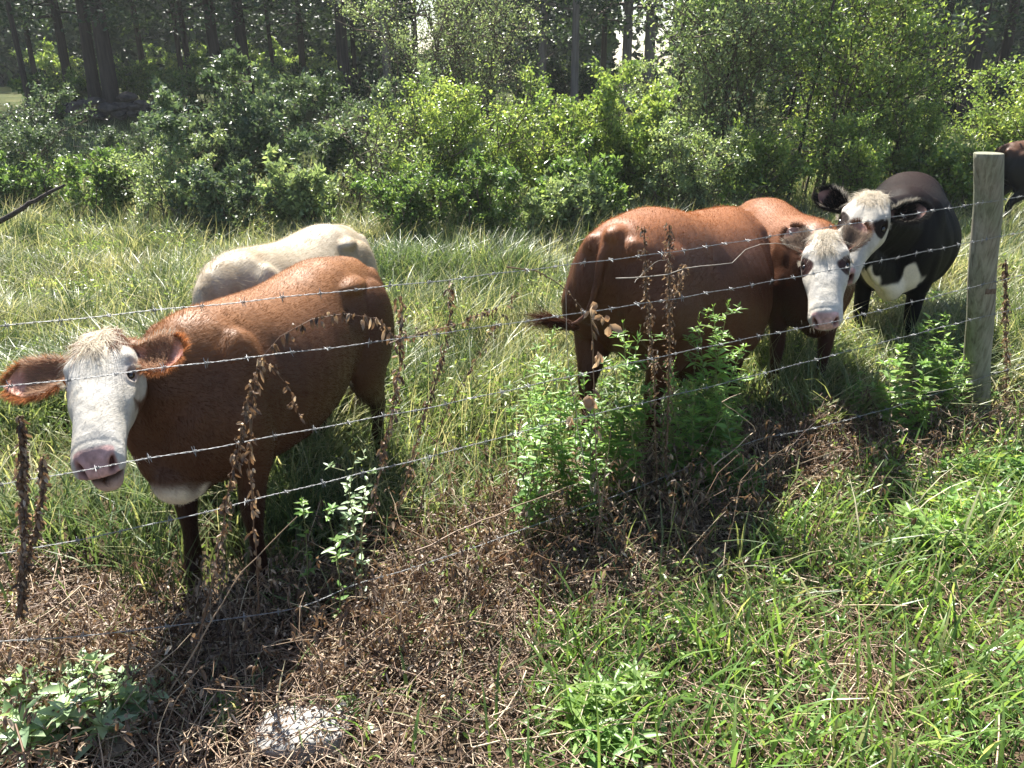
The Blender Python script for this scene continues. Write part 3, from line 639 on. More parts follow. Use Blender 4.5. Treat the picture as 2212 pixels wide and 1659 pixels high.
BROWN = np.array([0.092, 0.042, 0.023]); RED = np.array([0.088, 0.036, 0.019]); BLACK = np.array([0.0045, 0.004, 0.0045])
def mixc(c, new, m): m = np.clip(m, 0, 1)[:, None]; return c * (1 - m) + np.asarray(new) * m
def edge(v, s, amt=0.03): return v + amt * (vnoise(s * 7 + 3, v * 5, 0.25) - 0.5)
def body_brown(V, base):
    x, y, z = V.T; c = np.tile(base, (len(V), 1))
    c = mixc(c, base * np.array([0.35, 0.3, 0.35]), sm(0.62, 0.42, z) * 0.8 + sm(1.0, 0.7, z) * 0.25)  # shade painted into the coat: flanks and legs darken downwards
    c = mixc(c, base * np.array([3.9, 3.9, 2.8]), sm(1.05, 1.28, z) * 0.55)  # sunlight painted along the back by lightening the coat
    nn = vnoise(x * 3 + 1, z * 3 + y * 2, 0.25) * 0.05
    c = mixc(c, CREAM, sm(0.73, 0.80, x + nn) * sm(0.13, 0.09, np.abs(y + 0.00) + nn) * sm(0.70, 0.62, z + nn))
    c = mixc(c, CREAM, sm(0.10, 0.06, np.abs(y) + nn * .5) * sm(0.575, 0.55, z + nn * .3) * (x < 0.6) * (x > -.5))
    c = mixc(c, CREAM * 0.8, np.exp(-((x + 0.36) / 0.02) ** 2) * sm(0.55, 0.62, z) * (1 - sm(0.75, 0.85, z)) * (np.abs(y) < .2))
    return c
def body_plain(V, base):
    x, y, z = V.T; c = np.tile(base, (len(V), 1)); c = mixc(c, base * 0.4, sm(0.62, 0.42, z) * 0.7)  # leg shade is part of the coat colour
    return mixc(c, base * np.array([3.7, 3.6, 2.7]), sm(1.05, 1.28, z) * 0.55)  # sunlit look of the back, put into the coat colour
def body_cream(V, base):
    x, y, z = V.T; c = np.tile(base, (len(V), 1)); c = mixc(c, base * np.array([.80, .70, .55]), vnoise(x * 3, z * 3 + y, 0.4)); return mixc(c, base * np.array([.62, .5, .38]), sm(.55, .8, vnoise(x + z, y * 2 + z, 0.12)) * 0.5)
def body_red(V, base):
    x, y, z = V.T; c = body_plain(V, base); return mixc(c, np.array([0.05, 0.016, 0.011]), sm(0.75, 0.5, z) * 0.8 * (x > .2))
def body_black(V, base):
    x, y, z = V.T; c = np.tile(base, (len(V), 1)); c = mixc(c, np.array([0.022, 0.012, 0.010]), sm(1.15, 1.32, z) * 0.8)
    nn = (vnoise(x * 2 + 5, z * 2 + y * 3, 0.2) - .5) * 0.08
    p = sm(0.68, 0.73, x + nn) * sm(0.20, 0.17, np.abs(y) + nn) * sm(0.03, 0.0, z - 0.70 - 0.13 * np.exp(-((np.abs(y) - .12) / .045) ** 2) + nn) * (1 - sm(0.07, 0.04, np.abs(y)) * sm(0.66, 0.70, z)) * (z > .5)
    c = mixc(c, CREAM, p)
    return c
def head_white(brown_side=0.115, eyepatch=None, pollside=0.045):
    def fn(a, s, n, base):
        sa = np.abs(s); c = WHITE * (0.80 + 0.22 * vnoise(a * 2 + 7, s + n * 2, 0.035) + 0.05 * vnoise(a + 3, s * 2 + n, 0.012))[:, None]; c = c * (1 - np.array([0.0, .04, .12]) * vnoise(a + 1, s + 2, 0.09)[:, None])
        nz = (vnoise(a * 9 + 2, n * 9 + s * 5, 0.2) - 0.5) * 0.03
        side = sm(-brown_side, -brown_side - 0.02, n + nz + 0.30 * sm(0.22, 0.40, a) * -1) * sm(0.29, 0.25, a + nz)
        c = mixc(c, base, side)
        c = mixc(c, base * 1.15, sm(0.085, 0.06, a + nz) * sm(pollside, pollside + 0.015, sa + nz))
        c = mixc(c, CREAM, sm(0.10, 0.03, a) * 0.4 * (sa < pollside))
        if eyepatch is not None:
            d = ((a - 0.195) / 0.052) ** 2 + ((n + 0.030) / 0.040) ** 2 + nz * 6
            c = mixc(c, eyepatch, sm(1.15, 0.85, d) * (sa > 0.05))
        return c
    return fn
def head_plain(a, s, n, base): return np.tile(base, (len(a), 1))

def build_cows():
    global CREAMB
    # 1: big brown cow in the left foreground
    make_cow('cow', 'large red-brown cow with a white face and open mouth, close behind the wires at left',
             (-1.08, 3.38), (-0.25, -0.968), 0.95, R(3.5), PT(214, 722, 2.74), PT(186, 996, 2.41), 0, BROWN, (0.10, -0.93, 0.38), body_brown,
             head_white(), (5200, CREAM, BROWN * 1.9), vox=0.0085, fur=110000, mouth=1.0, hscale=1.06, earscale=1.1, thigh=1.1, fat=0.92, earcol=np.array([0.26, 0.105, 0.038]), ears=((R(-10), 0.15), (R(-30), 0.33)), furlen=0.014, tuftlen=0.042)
    # 2: cream cow behind it
    make_cow('cow', 'cream white cow grazing behind the large brown cow, only its back showing',
             (-1.36, 4.70), (-0.25, -0.97), 0.92, R(4), PY(440, 760, 3.85), PY(430, 960, 3.75), 0, np.array([0.46, 0.41, 0.33]), (-0.3, -1, 0.6), body_cream,
             head_plain, (600, CREAM, CREAM), vox=0.012, fur=40000, furlen=0.024, fat=0.94)
    # 3: brown cow with its rump to the fence
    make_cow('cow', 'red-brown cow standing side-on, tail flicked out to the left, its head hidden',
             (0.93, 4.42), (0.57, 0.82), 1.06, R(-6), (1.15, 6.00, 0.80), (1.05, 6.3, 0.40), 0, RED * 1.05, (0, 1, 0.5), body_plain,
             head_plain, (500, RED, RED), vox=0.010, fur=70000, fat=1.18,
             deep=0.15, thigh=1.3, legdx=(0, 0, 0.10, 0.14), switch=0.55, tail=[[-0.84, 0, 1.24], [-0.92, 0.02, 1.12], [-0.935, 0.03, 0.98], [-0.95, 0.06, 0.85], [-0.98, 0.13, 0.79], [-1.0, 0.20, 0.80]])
    # 4: red cow facing us
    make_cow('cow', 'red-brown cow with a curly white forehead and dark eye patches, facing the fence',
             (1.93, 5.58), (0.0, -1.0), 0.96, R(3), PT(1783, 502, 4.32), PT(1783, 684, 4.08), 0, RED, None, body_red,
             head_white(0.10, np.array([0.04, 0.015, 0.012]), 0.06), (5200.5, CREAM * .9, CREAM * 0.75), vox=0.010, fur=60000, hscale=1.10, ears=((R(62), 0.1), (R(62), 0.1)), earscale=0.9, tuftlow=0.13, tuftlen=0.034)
    # 5: black cow with a white face
    make_cow('cow', 'black cow with a white face and white brisket beside the fence post, looking left',
             (3.17, 6.50), (-0.45, -0.89), 1.09, R(3), PT(1888, 418, 5.0), PT(1812, 585, 4.75), 0, BLACK, (-0.50, -0.80, 0.35), body_black,
             head_white(0.19, np.array([0.02, 0.014, 0.012]), 0.09), (4600, CREAM * .9, CREAM * 0.75), vox=0.010, fur=26000, hscale=1.15, fat=1.1, ears=((R(12), 0.3), (R(12), 0.3)), earcol=BLACK * 1.4, furlen=0.009, earscale=0.85, tuftlen=0.036, mats=('coatgloss', 'hair'))
    # 6: far cow at the right edge
    make_cow('cow', 'dark brown-backed cow far beyond the fence post, cut off by the right edge',
             (7.75, 11.7), (1.0, 0.1), 1.0, R(0), (8.95, 11.7, 1.0), (9.2, 11.6, 0.6), 0, BLACK, (0.3, -0.5, 0.8),
             lambda V, b: mixc(np.tile(b, (len(V), 1)), BROWN, sm(1.05, 1.2, V[:, 2])), head_plain, (200, BLACK, BLACK), vox=0.014, fur=9000)
build_cows()

# ------------------------------------------------------------------ barbed wire fence
FL = PY(0, 705, 2.05)[:2]; FR = PY(2123, 437, 4.33)[:2]
FD = (FR - FL) / np.linalg.norm(FR - FL); FN = np.array([-FD[1], FD[0]])
def on_fence(px, py, off=0.0):
    """where the sight line meets the upright plane of the fence"""
    r = ray(px, py); o = FL + FN * off
    t = (o @ FN) / (r[:2] @ FN); return np.array([0, 0, CAM_H]) + r * t
WIRES = [
 [(-60, 712), (0, 705), (261, 678), (362, 668), (556, 649), (733, 629), (931, 609), (1100, 588), (1229, 572), (1449, 545), (1620, 518), (1864, 479), (2123, 438), (2290, 412)],
 [(-60, 843), (0, 837), (202, 814), (404, 788), (585, 767), (758, 746), (931, 723), (1229, 680), (1473, 643), (1845, 575), (2118, 519), (2290, 486)],
 [(-60, 1058), (0, 1048), (135, 1024), (240, 1004), (453, 969), (631, 935), (800, 904), (931, 880), (1131, 836), (1395, 777), (1591, 736), (1815, 692), (2113, 617), (2290, 575)],
 [(-60, 1206), (0, 1198), (181, 1164), (379, 1122), (459, 1102), (631, 1059), (931, 986), (1131, 931), (1326, 885), (1571, 826), (1913, 738), (2104, 689), (2290, 645)],
 [(-60, 1390), (100, 1380), (300, 1362), (440, 1342), (560, 1330), (640, 1315), (700, 1295), (760, 1262), (830, 1245), (960, 1205), (1100, 1155), (1250, 1100), (1400, 1045), (1630, 950), (1760, 925), (1930, 880), (2060, 838), (2110, 820), (2290, 760)]]
M['wire'] = plain('galvanised wire', (0.27, 0.275, 0.28), 0.5, 0.7)
def wire_mesh(pts, parent, seed):
    rg = np.random.default_rng(seed)
    W = np.array([on_fence(*p) for p in pts]); seg = np.linalg.norm(np.diff(W, axis=0), axis=1); L = np.concatenate([[0], np.cumsum(seg)])
    n = int(L[-1] / 0.012); u = np.linspace(0, L[-1], n)
    # smooth the traced points
    C = np.stack([np.interp(u, L, W[:, k]) for k in range(3)], 1)
    ker = np.hanning(31); ker /= ker.sum(); Cp = np.pad(C, ((15, 15), (0, 0)), mode='edge')
    C2 = np.stack([np.convolve(Cp[:, k], ker, 'valid') for k in range(3)], 1); C2[:, 2] += 0.0015 * np.sin(u * 17)
    D = norm(np.gradient(C2, axis=0)); A = norm(np.cross(D, [0, 0, 1.0])); B = np.cross(D, A)
    acc = Acc(); ph = u * 2 * np.pi / 0.085
    for k in (0, np.pi):
        P = C2 + 0.0015 * (np.cos(ph + k)[:, None] * A + np.sin(ph + k)[:, None] * B)
        acc.add(*tubes(P[None], np.full((1, n), 0.00095), 5))
    s = rg.uniform(0.02, 0.1)
    while s < L[-1]:
        i = min(int(s / L[-1] * n), n - 1); c = C2[i]
        for b in range(2):
            cc = c + D[i] * 0.006 * (b - .5); th = np.linspace(0, 2 * np.pi * 1.3, 9); P = cc + 0.0048 * (np.cos(th)[:, None] * A[i] + np.sin(th)[:, None] * B[i]) + D[i] * (th[:, None] * 0.0006)
            acc.add(*tubes(P[None], np.full((1, 9), 0.0011), 4))
            a0 = rg.uniform(0, np.pi)
            for sg in (1, -1):
                d = norm(sg * (math.cos(a0) * A[i] + math.sin(a0) * B[i]) + D[i] * rg.uniform(-.4, .4))
                P = np.stack([cc + d * 0.003, cc + d * 0.012, cc + d * 0.018]); acc.add(*tubes(P[None], np.array([[.0012, .0011, .0003]]), 4))
        s += rg.uniform(0.115, 0.14)
    return acc.build('wire', M['wire'], parent, smooth=True)
def build_fence():
    base = on_fence(2135, 915); base[2] = gz(base[0], base[1])
    f = empty('barbed_wire_fence', (0, 0, 0)); tag(f, 'five strands of barbed wire strung on a round weathered wooden post', 'fence')
    top = on_fence(2163, 335); foot = on_fence(2135, 935)
    # post: tapered round pole, a little crooked
    m, t, out = nodes('weathered post wood'); Lk = t.links.new
    tc = t.nodes.new('ShaderNodeTexCoord'); mp = t.nodes.new('ShaderNodeMapping'); mp.inputs['Scale'].default_value = (1, 1, 0.07)
    n1 = t.nodes.new('ShaderNodeTexNoise'); n1.inputs['Scale'].default_value = 55; n1.inputs['Detail'].default_value = 6; n1.inputs['Roughness'].default_value = 0.6; n1.inputs['Distortion'].default_value = 0.6
    n2 = t.nodes.new('ShaderNodeTexNoise'); n2.inputs['Scale'].default_value = 5; n2.inputs['Detail'].default_value = 3
    Lk(tc.outputs['Object'], mp.inputs[0]); Lk(mp.outputs[0], n1.inputs['Vector']); Lk(tc.outputs['Object'], n2.inputs['Vector'])
    r1 = ramp(t, [(0.25, (0.10, 0.085, 0.062)), (0.48, (0.25, 0.235, 0.185)), (0.75, (0.38, 0.36, 0.30))], n1.outputs['Fac'])
    r2 = ramp(t, [(0.35, (0.70, 0.78, 0.66)), (0.65, (1.0, 0.98, 0.95))], n2.outputs['Fac'])
    mx = t.nodes.new('ShaderNodeMix'); mx.data_type = 'RGBA'; mx.blend_type = 'MULTIPLY'; mx.inputs[0].default_value = 1
    Lk(r1.outputs[0], mx.inputs[6]); Lk(r2.outputs[0], mx.inputs[7])
    pb = t.nodes.new('ShaderNodeBsdfPrincipled'); pb.inputs['Roughness'].default_value = 0.8; pb.inputs['Specular IOR Level'].default_value = 0.25
    bp = t.nodes.new('ShaderNodeBump'); bp.inputs['Strength'].default_value = 0.7; bp.inputs['Distance'].default_value = 0.006
    Lk(n1.outputs['Fac'], bp.inputs['Height']); Lk(bp.outputs[0], pb.inputs['Normal']); Lk(mx.outputs[2], pb.inputs['Base Color']); Lk(pb.outputs[0], out.inputs['Surface'])
    K, n = 60, 40; u = np.linspace(0, 1, K); C = foot + (top - foot) * u[:, None]; C = C + np.array([1, 0, 0]) * (-0.012 * np.sin(u * 5.0) + 0.004 * np.sin(u * 17))[:, None]
    C += np.array([*FN, 0.0]) * 0.075
    C = np.concatenate([foot + np.array([*FN, 0]) * 0.075 - np.array([[0, 0, 0.3]]), C]); u = np.concatenate([[-.1], u])
    th = np.linspace(0, 2 * np.pi, n, endpoint=False); rad = (0.077 - 0.004 * u)[:, None] * (1 + 0.03 * np.sin(2 * th + 1)[None] + 0.02 * (vnoise(th[None] * 3, u[:, None] * 9, 1.0) - .5))
    rings = C[:, None] + rad[..., None] * np.stack([np.cos(th), np.sin(th), 0 * th], -1)[None]
    cap = rings[-1].copy(); cc = cap.mean(0); ins = [cc + (cap - cc) * k + np.array([0, 0, 0.004]) for k in (0.96, 0.7, 0.4, 0.1)]
    V, Q, T = loft(np.concatenate([rings, np.array(ins)])); p = mesh('post', V, [Q, T], m, f, smooth=False)
    # rust stain / old tag on the face of the post
    c = PT(2143, 630, 1); zt = on_fence(2143, 630)[2]; k = np.argmin(np.abs(C[:, 2] - zt)); th2 = np.linspace(R(-104), R(-48), 10)
    rr = 0.079; hgt = np.linspace(-0.016, 0.016, 6)
    P = np.array([[C[k] + np.array([rr * math.cos(a), rr * math.sin(a), h + 0.002 * rng.normal()]) for a in th2] for h in hgt]); i = np.arange(60).reshape(6, 10)
    F = np.stack([i[:-1, :-1], i[:-1, 1:], i[1:, 1:], i[1:, :-1]], -1).reshape(-1, 4)
    mesh('rust_stain', P.reshape(-1, 3), F, bark_mat('rust', (0.08, 0.045, 0.03), (0.20, 0.15, 0.11), 60, 1.0, 0.2), f)
    for zz in (437, 519, 617, 689, 826):
        c0 = on_fence(2122 - (zz - 437) * 0.02, zz); a = np.linspace(-1.2, 1.2, 9); P = c0 + np.array([*FN, 0]) * 0.004 + np.stack([0 * a, 0 * a, 0.012 * np.sin(a)], 1) - np.array([*FN, 0]) * (0.008 * np.cos(a))[:, None]
        Acc().add(*tubes(P[None], np.full((1, 9), 0.0016), 5)).build('staple', M['wire'], f)
    for k, w_ in enumerate(WIRES): wire_mesh(w_, f, 50 + k)
build_fence()

# ------------------------------------------------------------------ vegetation
TH = lambda n: rng.random(n)
def inpoly(px, py, poly):
    px = np.asarray(px); py = np.asarray(py); c = np.zeros(px.shape, bool); n = len(poly)
    for i in range(n):
        x1, y1 = poly[i]; x2, y2 = poly[(i + 1) % n]
        if y1 == y2: continue
        hit = ((y1 > py) != (y2 > py)) & (px < (x2 - x1) * (py - y1) / (y2 - y1) + x1); c ^= hit
    return c
# zones on the ground (outlines given as ground points)
def gpoly(pts): return [tuple(G(*p)[:2]) for p in pts]
Z_LITTER = gpoly([(-250, 1170), (100, 1210), (420, 1340), (600, 1260), (760, 1190), (960, 1150), (1150, 1040), (1500, 970), (1800, 900), (2000, 870), (2212, 870), (2300, 950), (2050, 960), (1750, 1090), (1560, 1240), (1350, 1330), (1150, 1420), (1120, 1800), (-300, 1800)])
Z_GREEN = gpoly([(1120, 1800), (1150, 1400), (1400, 1300), (1600, 1200), (1800, 1060), (2000, 930), (2400, 900), (2600, 1800)])
Z_SHADE = gpoly([(260, 1330), (300, 1150), (560, 1080), (760, 1120), (700, 1250), (560, 1330)])
def scatter(n, x0, x1, y0, y1):
    return rng.uniform(x0, x1, n), rng.uniform(y0, y1, n)
def visible(x, y, z, m=90):
    u, v, t = proj(np.stack([x, y, z], -1)); return (u > -m) & (u < 2212 + m) & (v < 1659 + 160)
POST = on_fence(2135, 915)[:2]; _pc = POST - 0.24 * POST / np.linalg.norm(POST)
def clear(x, y): return np.hypot(np.asarray(x) - _pc[0], np.asarray(y) - _pc[1]) > 0.27
def blades(name, x, y, h, wd, lean, mat, kind_label, tint, K=5, droop=0.6, cat='grass', z0=None, wind=0.0):
    k_ = clear(x, y) | (TH(len(x)) < 0.12); x, y, h, wd, lean, tint = (q[k_] for q in (x, y, h, wd, lean, tint)); n = len(x); z = gz(x, y) - 0.01 if z0 is None else z0
    a = rng.uniform(0, 2 * np.pi, n); d = np.stack([np.cos(a), np.sin(a), 0 * a], -1)
    u = np.linspace(0, 1, K)[None, :, None]
    L = h[:, None, None]; ln = lean[:, None, None]
    P = np.stack([x, y, z], -1)[:, None] + np.array([0, 0, 1.0]) * L * (u - 0.45 * droop * ln * u ** 2.4) + d[:, None] * L * ln * (0.15 * u + 0.85 * u ** 2)
    P = P + np.array([wind, 0, 0]) * L * u ** 2
    W = wd[:, None] * np.array([0.55, 1.0, 0.9, 0.6, 0.08])[None] if K == 5 else wd[:, None] * np.linspace(1, 0.1, K)[None]
    a2 = a + np.pi / 2 + rng.normal(0, 0.5, n); S = np.stack([np.cos(a2), np.sin(a2), 0.2 * rng.normal(size=n)], -1)
    V, F, T = ribbons(P, W, S, tint)
    o = mesh(name, V, F, mat, tint=T); tag(o, kind_label, cat, kind='stuff'); return o

def build_ground_cover():
    # --- meadow grass behind the fence, near part
    n = 210000; x, y = scatter(n, -7.5, 8.5, 1.9, 10.5)
    dn = vnoise(x, y, 0.45) * 0.6 + vnoise(x + 30, y, 1.5) * 0.6; keep = (TH(n) < np.clip(dn * 1.5 - 0.1, 0.1, 1)) & visible(x, y, 0 * x - .1)
    lit = inpoly(x, y, Z_LITTER); gr = inpoly(x, y, Z_GREEN); keep &= ~(lit & (TH(n) > 0.13)) & ~(gr & (TH(n) > 0.10))
    keep &= TH(n) < np.clip(1.25 - 0.09 * (y - 3), 0.5, 1)
    x, y = x[keep], y[keep]; n = len(x); tall = vnoise(x + 9, y + 40, 1.1)
    h = (0.06 + 0.42 * tall ** 1.5 + 0.12 * TH(n)) * np.clip(0.75 + (y - 2.5) * 0.28, 0.75, 1.35)
    tint = np.clip(0.25 + 0.85 * (vnoise(x + 50, y, 0.8) - 0.4) + 0.25 * rng.normal(size=n) + 0.10 * (y > 6), 0, 1)
    blades('meadow_grass', x, y, h, 0.0022 + 0.0025 * TH(n) + 0.0004 * y, 0.2 + 0.9 * TH(n), M['meadow'], 'rank green and straw-tinted pasture grass behind the wires', tint)
    # --- far meadow, wider blades
    n = 70000; x, y = scatter(n, -22, 24, 9.5, 22); keep = visible(x, y, 0 * x) & (TH(n) < np.clip(1.2 - (y - 10) * 0.08, 0.15, 1)); x, y = x[keep], y[keep]; n = len(x)
    blades('far_meadow_grass', x, y, 0.25 + 0.35 * TH(n) * vnoise(x, y, 1.5) + 0.05, 0.007 + 0.004 * TH(n), 0.3 + 0.6 * TH(n), M['meadow'], 'distant straw-green grass running up to the bushes', np.clip(0.35 + 0.25 * rng.normal(size=n), 0, 1), K=4)
    n = 16000; x, y = scatter(n, -7.5, 8.5, 2.8, 12); keep = visible(x, y, 0 * x) & (TH(n) < vnoise(x + 70, y, 1.0) * 1.3 - 0.15) & ~inpoly(x, y, Z_LITTER) & ~inpoly(x, y, Z_GREEN); x, y = x[keep], y[keep]; n = len(x)
    blades('straw_stalks', x, y, 0.35 + 0.35 * TH(n), 0.0011 + 0.0004 * y / 3, 0.15 + 0.45 * TH(n), M['meadow'], 'thin pale seeding grass stalks standing above the pasture', np.clip(0.85 + 0.15 * rng.normal(size=n), 0, 1), K=5, wind=0.15)
    # --- tufts of long arching grass in the meadow
    cx, cy = scatter(420, -8, 9, 4.4, 12); m = visible(cx, cy, 0 * cx); cx, cy = cx[m], cy[m]; k = 55
    x = np.repeat(cx, k) + 0.10 * rng.normal(size=len(cx) * k); y = np.repeat(cy, k) + 0.10 * rng.normal(size=len(cx) * k); n = len(x); tt = np.repeat(TH(len(cx)), k)
    blades('tussock_grass', x, y, 0.30 + 0.32 * TH(n), 0.0035 + 0.002 * TH(n), 0.45 + 0.6 * TH(n), M['meadow'], 'tussocks of long arching grass scattered over the pasture', np.clip(0.1 + 0.7 * tt + 0.15 * rng.normal(size=n), 0, 1), K=5, wind=0.15)
    # --- broad low leaves in the meadow (clover, dock, ferny weeds)
    n = 130000; x, y = scatter(n, -7.5, 8.5, 2.0, 11); dn = vnoise(x + 5, y + 8, 0.9); keep = (dn > 0.46) & visible(x, y, 0 * x); lit = inpoly(x, y, Z_LITTER); keep &= ~(lit & (TH(n) > 0.12)); x, y = x[keep], y[keep]; n = len(x)
    acc = Acc(); P = np.stack([x, y, gz(x, y) + 0.02 + 0.34 * TH(n) * np.clip(y / 5, .3, 1) * sm(.44, .7, vnoise(x + 5, y + 8, 0.9))], -1); D = np.stack([rng.normal(size=n), rng.normal(size=n), 0.35 + 0.3 * rng.normal(size=n)], -1)
    small_leaves(acc, P, D, 0.022 + 0.025 * TH(n) + 0.001 * y, 0.006 + 0.006 * TH(n), np.clip(0.5 + 0.3 * rng.normal(size=n), 0, 1))
    tag(acc.build('ground_weeds', M['lf_yel']), 'low broad-leaved weeds mixed into the pasture grass', 'weeds', kind='stuff')
    # --- lush grass in the right foreground: broad arching blades
    n = 11000; x, y = scatter(n, -0.5, 4.2, 1.45, 4.6); gr = inpoly(x, y, Z_GREEN); dn = vnoise(x + 3, y + 3, 0.30)
    keep = (gr & (TH(n) < np.clip(dn * 1.6 - 0.15, 0.12, 1))) | (~gr & (TH(n) < 0.045)); keep &= visible(x, y, 0 * x); x, y = x[keep], y[keep]; n = len(x)
    blades('foreground_grass', x, y, 0.10 + 0.26 * TH(n), 0.0034 + 0.0038 * TH(n), 0.25 + 0.55 * TH(n), M['grass'], 'lush broad-bladed green grass on the near side of the fence', np.clip(0.55 + 0.22 * rng.normal(size=n), 0, 0.9), K=5, droop=0.9, wind=0.05)
    n = 15000; x, y = scatter(n, -0.5, 4.2, 1.45, 4.6); gr = inpoly(x, y, Z_GREEN); keep = gr & (TH(n) < vnoise(x, y, 0.25) * 1.3) & visible(x, y, 0 * x); x, y = x[keep], y[keep]; n = len(x)
    blades('fine_grass', x, y, 0.06 + 0.12 * TH(n), 0.0016 + 0.0012 * TH(n), 0.3 + 0.8 * TH(n), M['grass'], 'fine short green grass under the broad blades in the right foreground', np.clip(0.4 + 0.25 * rng.normal(size=n), 0, 1), K=5)
    # small broad leaves in the right foreground
    n = 16000; x, y = scatter(n, -0.6, 4.2, 1.45, 4.6); gr = inpoly(x, y, Z_GREEN); keep = ((gr & (vnoise(x + 60, y, 0.35) > 0.38)) | (~gr & (TH(n) < 0.06))) & visible(x, y, 0 * x); x, y = x[keep], y[keep]; n = len(x)
    acc = Acc(); P = np.stack([x, y, gz(x, y) + 0.01 + 0.09 * TH(n)], -1); D = np.stack([rng.normal(size=n), rng.normal(size=n), 0.3 + 0.35 * rng.normal(size=n)], -1)
    add_leaves(acc, P, D, 0.022 + 0.03 * TH(n), 0.005 + 0.006 * TH(n), np.clip(0.5 + 0.25 * rng.normal(size=n), 0, 1))
    tag(acc.build('clover_and_seedlings', M['weed']), 'small broad green leaves among the foreground grass', 'weeds', kind='stuff')
    # --- dead litter: curled dry leaves
    n = 120000; x, y = scatter(n, -3.2, 4.2, 1.3, 5.2); lit = inpoly(x, y, Z_LITTER); gr = inpoly(x, y, Z_GREEN)
    keep = ((lit & (TH(n) < 0.35 + 0.6 * vnoise(x, y, 0.3))) | (gr & (TH(n) < 0.35))) & visible(x, y, 0 * x); x, y = x[keep], y[keep]; n = len(x); L_ = inpoly(x, y, Z_LITTER)
    acc = Acc(); P = np.stack([x, y, gz(x, y) + 0.005 + np.where(L_, 0.15, 0.03) * TH(n) ** 1.6], -1); D = np.stack([rng.normal(size=n), rng.normal(size=n), 0.1 + 0.6 * rng.normal(size=n)], -1)
    add_leaves(acc, P, D, 0.012 + 0.022 * TH(n) ** 2, 0.0025 + 0.0045 * TH(n), np.clip(0.52 + 0.32 * rng.normal(size=n), 0, 1), droop=0.5, fold=0.9)
    tag(acc.build('dead_leaf_litter', M['dry']), 'dark brown withered leaves matted under the wires', 'leaf litter', kind='stuff')
    # straw / dry stems lying about
    n = 42000; x, y = scatter(n, -3.2, 4.2, 1.3, 5.4); lit = inpoly(x, y, Z_LITTER); gr = inpoly(x, y, Z_GREEN); keep = (lit | (gr & (TH(n) < 0.55))) & visible(x, y, 0 * x) & (TH(n) < 0.2 + vnoise(x + 8, y, 0.4)); x, y = x[keep], y[keep]; n = len(x)
    a = rng.uniform(0, np.pi, n); L = 0.04 + 0.28 * TH(n) ** 2.2; K = 5; u = np.linspace(-.5, .5, K)
    tilt = 0.20 * rng.normal(size=n); z = gz(x, y) + 0.015 + 0.11 * TH(n) ** 1.8 + 0.3 * np.abs(tilt) * L
    D = np.stack([np.cos(a), np.sin(a), tilt], -1); B = np.stack([-np.sin(a), np.cos(a), 0 * a], -1) * (0.12 * rng.normal(size=n))[:, None]
    P = np.stack([x, y, z], -1)[:, None] + D[:, None] * (L[:, None] * u)[..., None] + B[:, None] * (L[:, None] * (u ** 2 - .1) * 2)[..., None]
    acc = Acc().add(*tubes(P, (0.0008 + 0.0014 * TH(n) * (L / .2 + .3))[:, None] * np.ones(K), 4, np.clip(0.55 + 0.3 * rng.normal(size=n), 0, 1)))
    tag(acc.build('dry_straw', M['drystem']), 'dry brown and straw coloured stems lying across the ground', 'straw', kind='stuff')
    # standing dead twiggy weeds along the fence
    n = 2000; s = rng.uniform(-0.3, 5.2, n); off = rng.normal(0.08, 0.28, n); x = FL[0] + FD[0] * s + FN[0] * off; y = FL[1] + FD[1] * s + FN[1] * off
    keep = (vnoise(x, y, 0.3) + 0.25 * inpoly(x, y, Z_LITTER) > 0.45) & clear(x, y); x, y, s = x[keep], y[keep], s[keep]; n = len(x)
    K = 7; u = np.linspace(0, 1, K); H = (0.12 + (0.26 + 0.22 * np.exp(-((s - 2.2) / 1.1) ** 2)) * TH(n) ** 1.2); a = rng.uniform(0, 2 * np.pi, n); ln = 0.3 + 0.8 * TH(n)
    P = np.stack([x, y, gz(x, y)], -1)[:, None] + np.array([0, 0, 1.0]) * (H[:, None] * u * (1 - 0.25 * ln[:, None] * u))[..., None] + np.stack([np.cos(a), np.sin(a), 0 * a], -1)[:, None] * (H[:, None] * ln[:, None] * u ** 1.5)[..., None] + 0.010 * rng.normal(size=(n, K, 3)) * u[None, :, None]
    acc = Acc().add(*tubes(P, np.linspace(0.0022, 0.0008, K)[None] * (0.7 + 0.8 * TH(n))[:, None], 4, np.clip(0.45 + 0.3 * rng.normal(size=n), 0, 1)))
    o = acc.build('dead_brush', M['drystem'])
    k = 13; ii = rng.integers(1, K, (n, k)); Pb = P[np.arange(n)[:, None], ii].reshape(-1, 3) + 0.008 * rng.normal(size=(n * k, 3)); Dn = norm(rng.normal(size=(n * k, 3)) + [0, 0, -0.5])
    acc2 = Acc(); add_leaves(acc2, Pb, Dn, 0.012 + 0.024 * TH(n * k), 0.003 + 0.004 * TH(n * k), np.clip(0.35 + 0.27 * rng.normal(size=n * k), 0, 1), droop=0.6, fold=1.0)
    tag(o, 'tangled dead weed stems standing along the wires', 'dead weeds', kind='stuff')
    tag(acc2.build('withered_leaves', M['dry']), 'shrivelled brown leaves clinging to the dead stems along the wires', 'dead leaves', kind='stuff')
build_ground_cover()

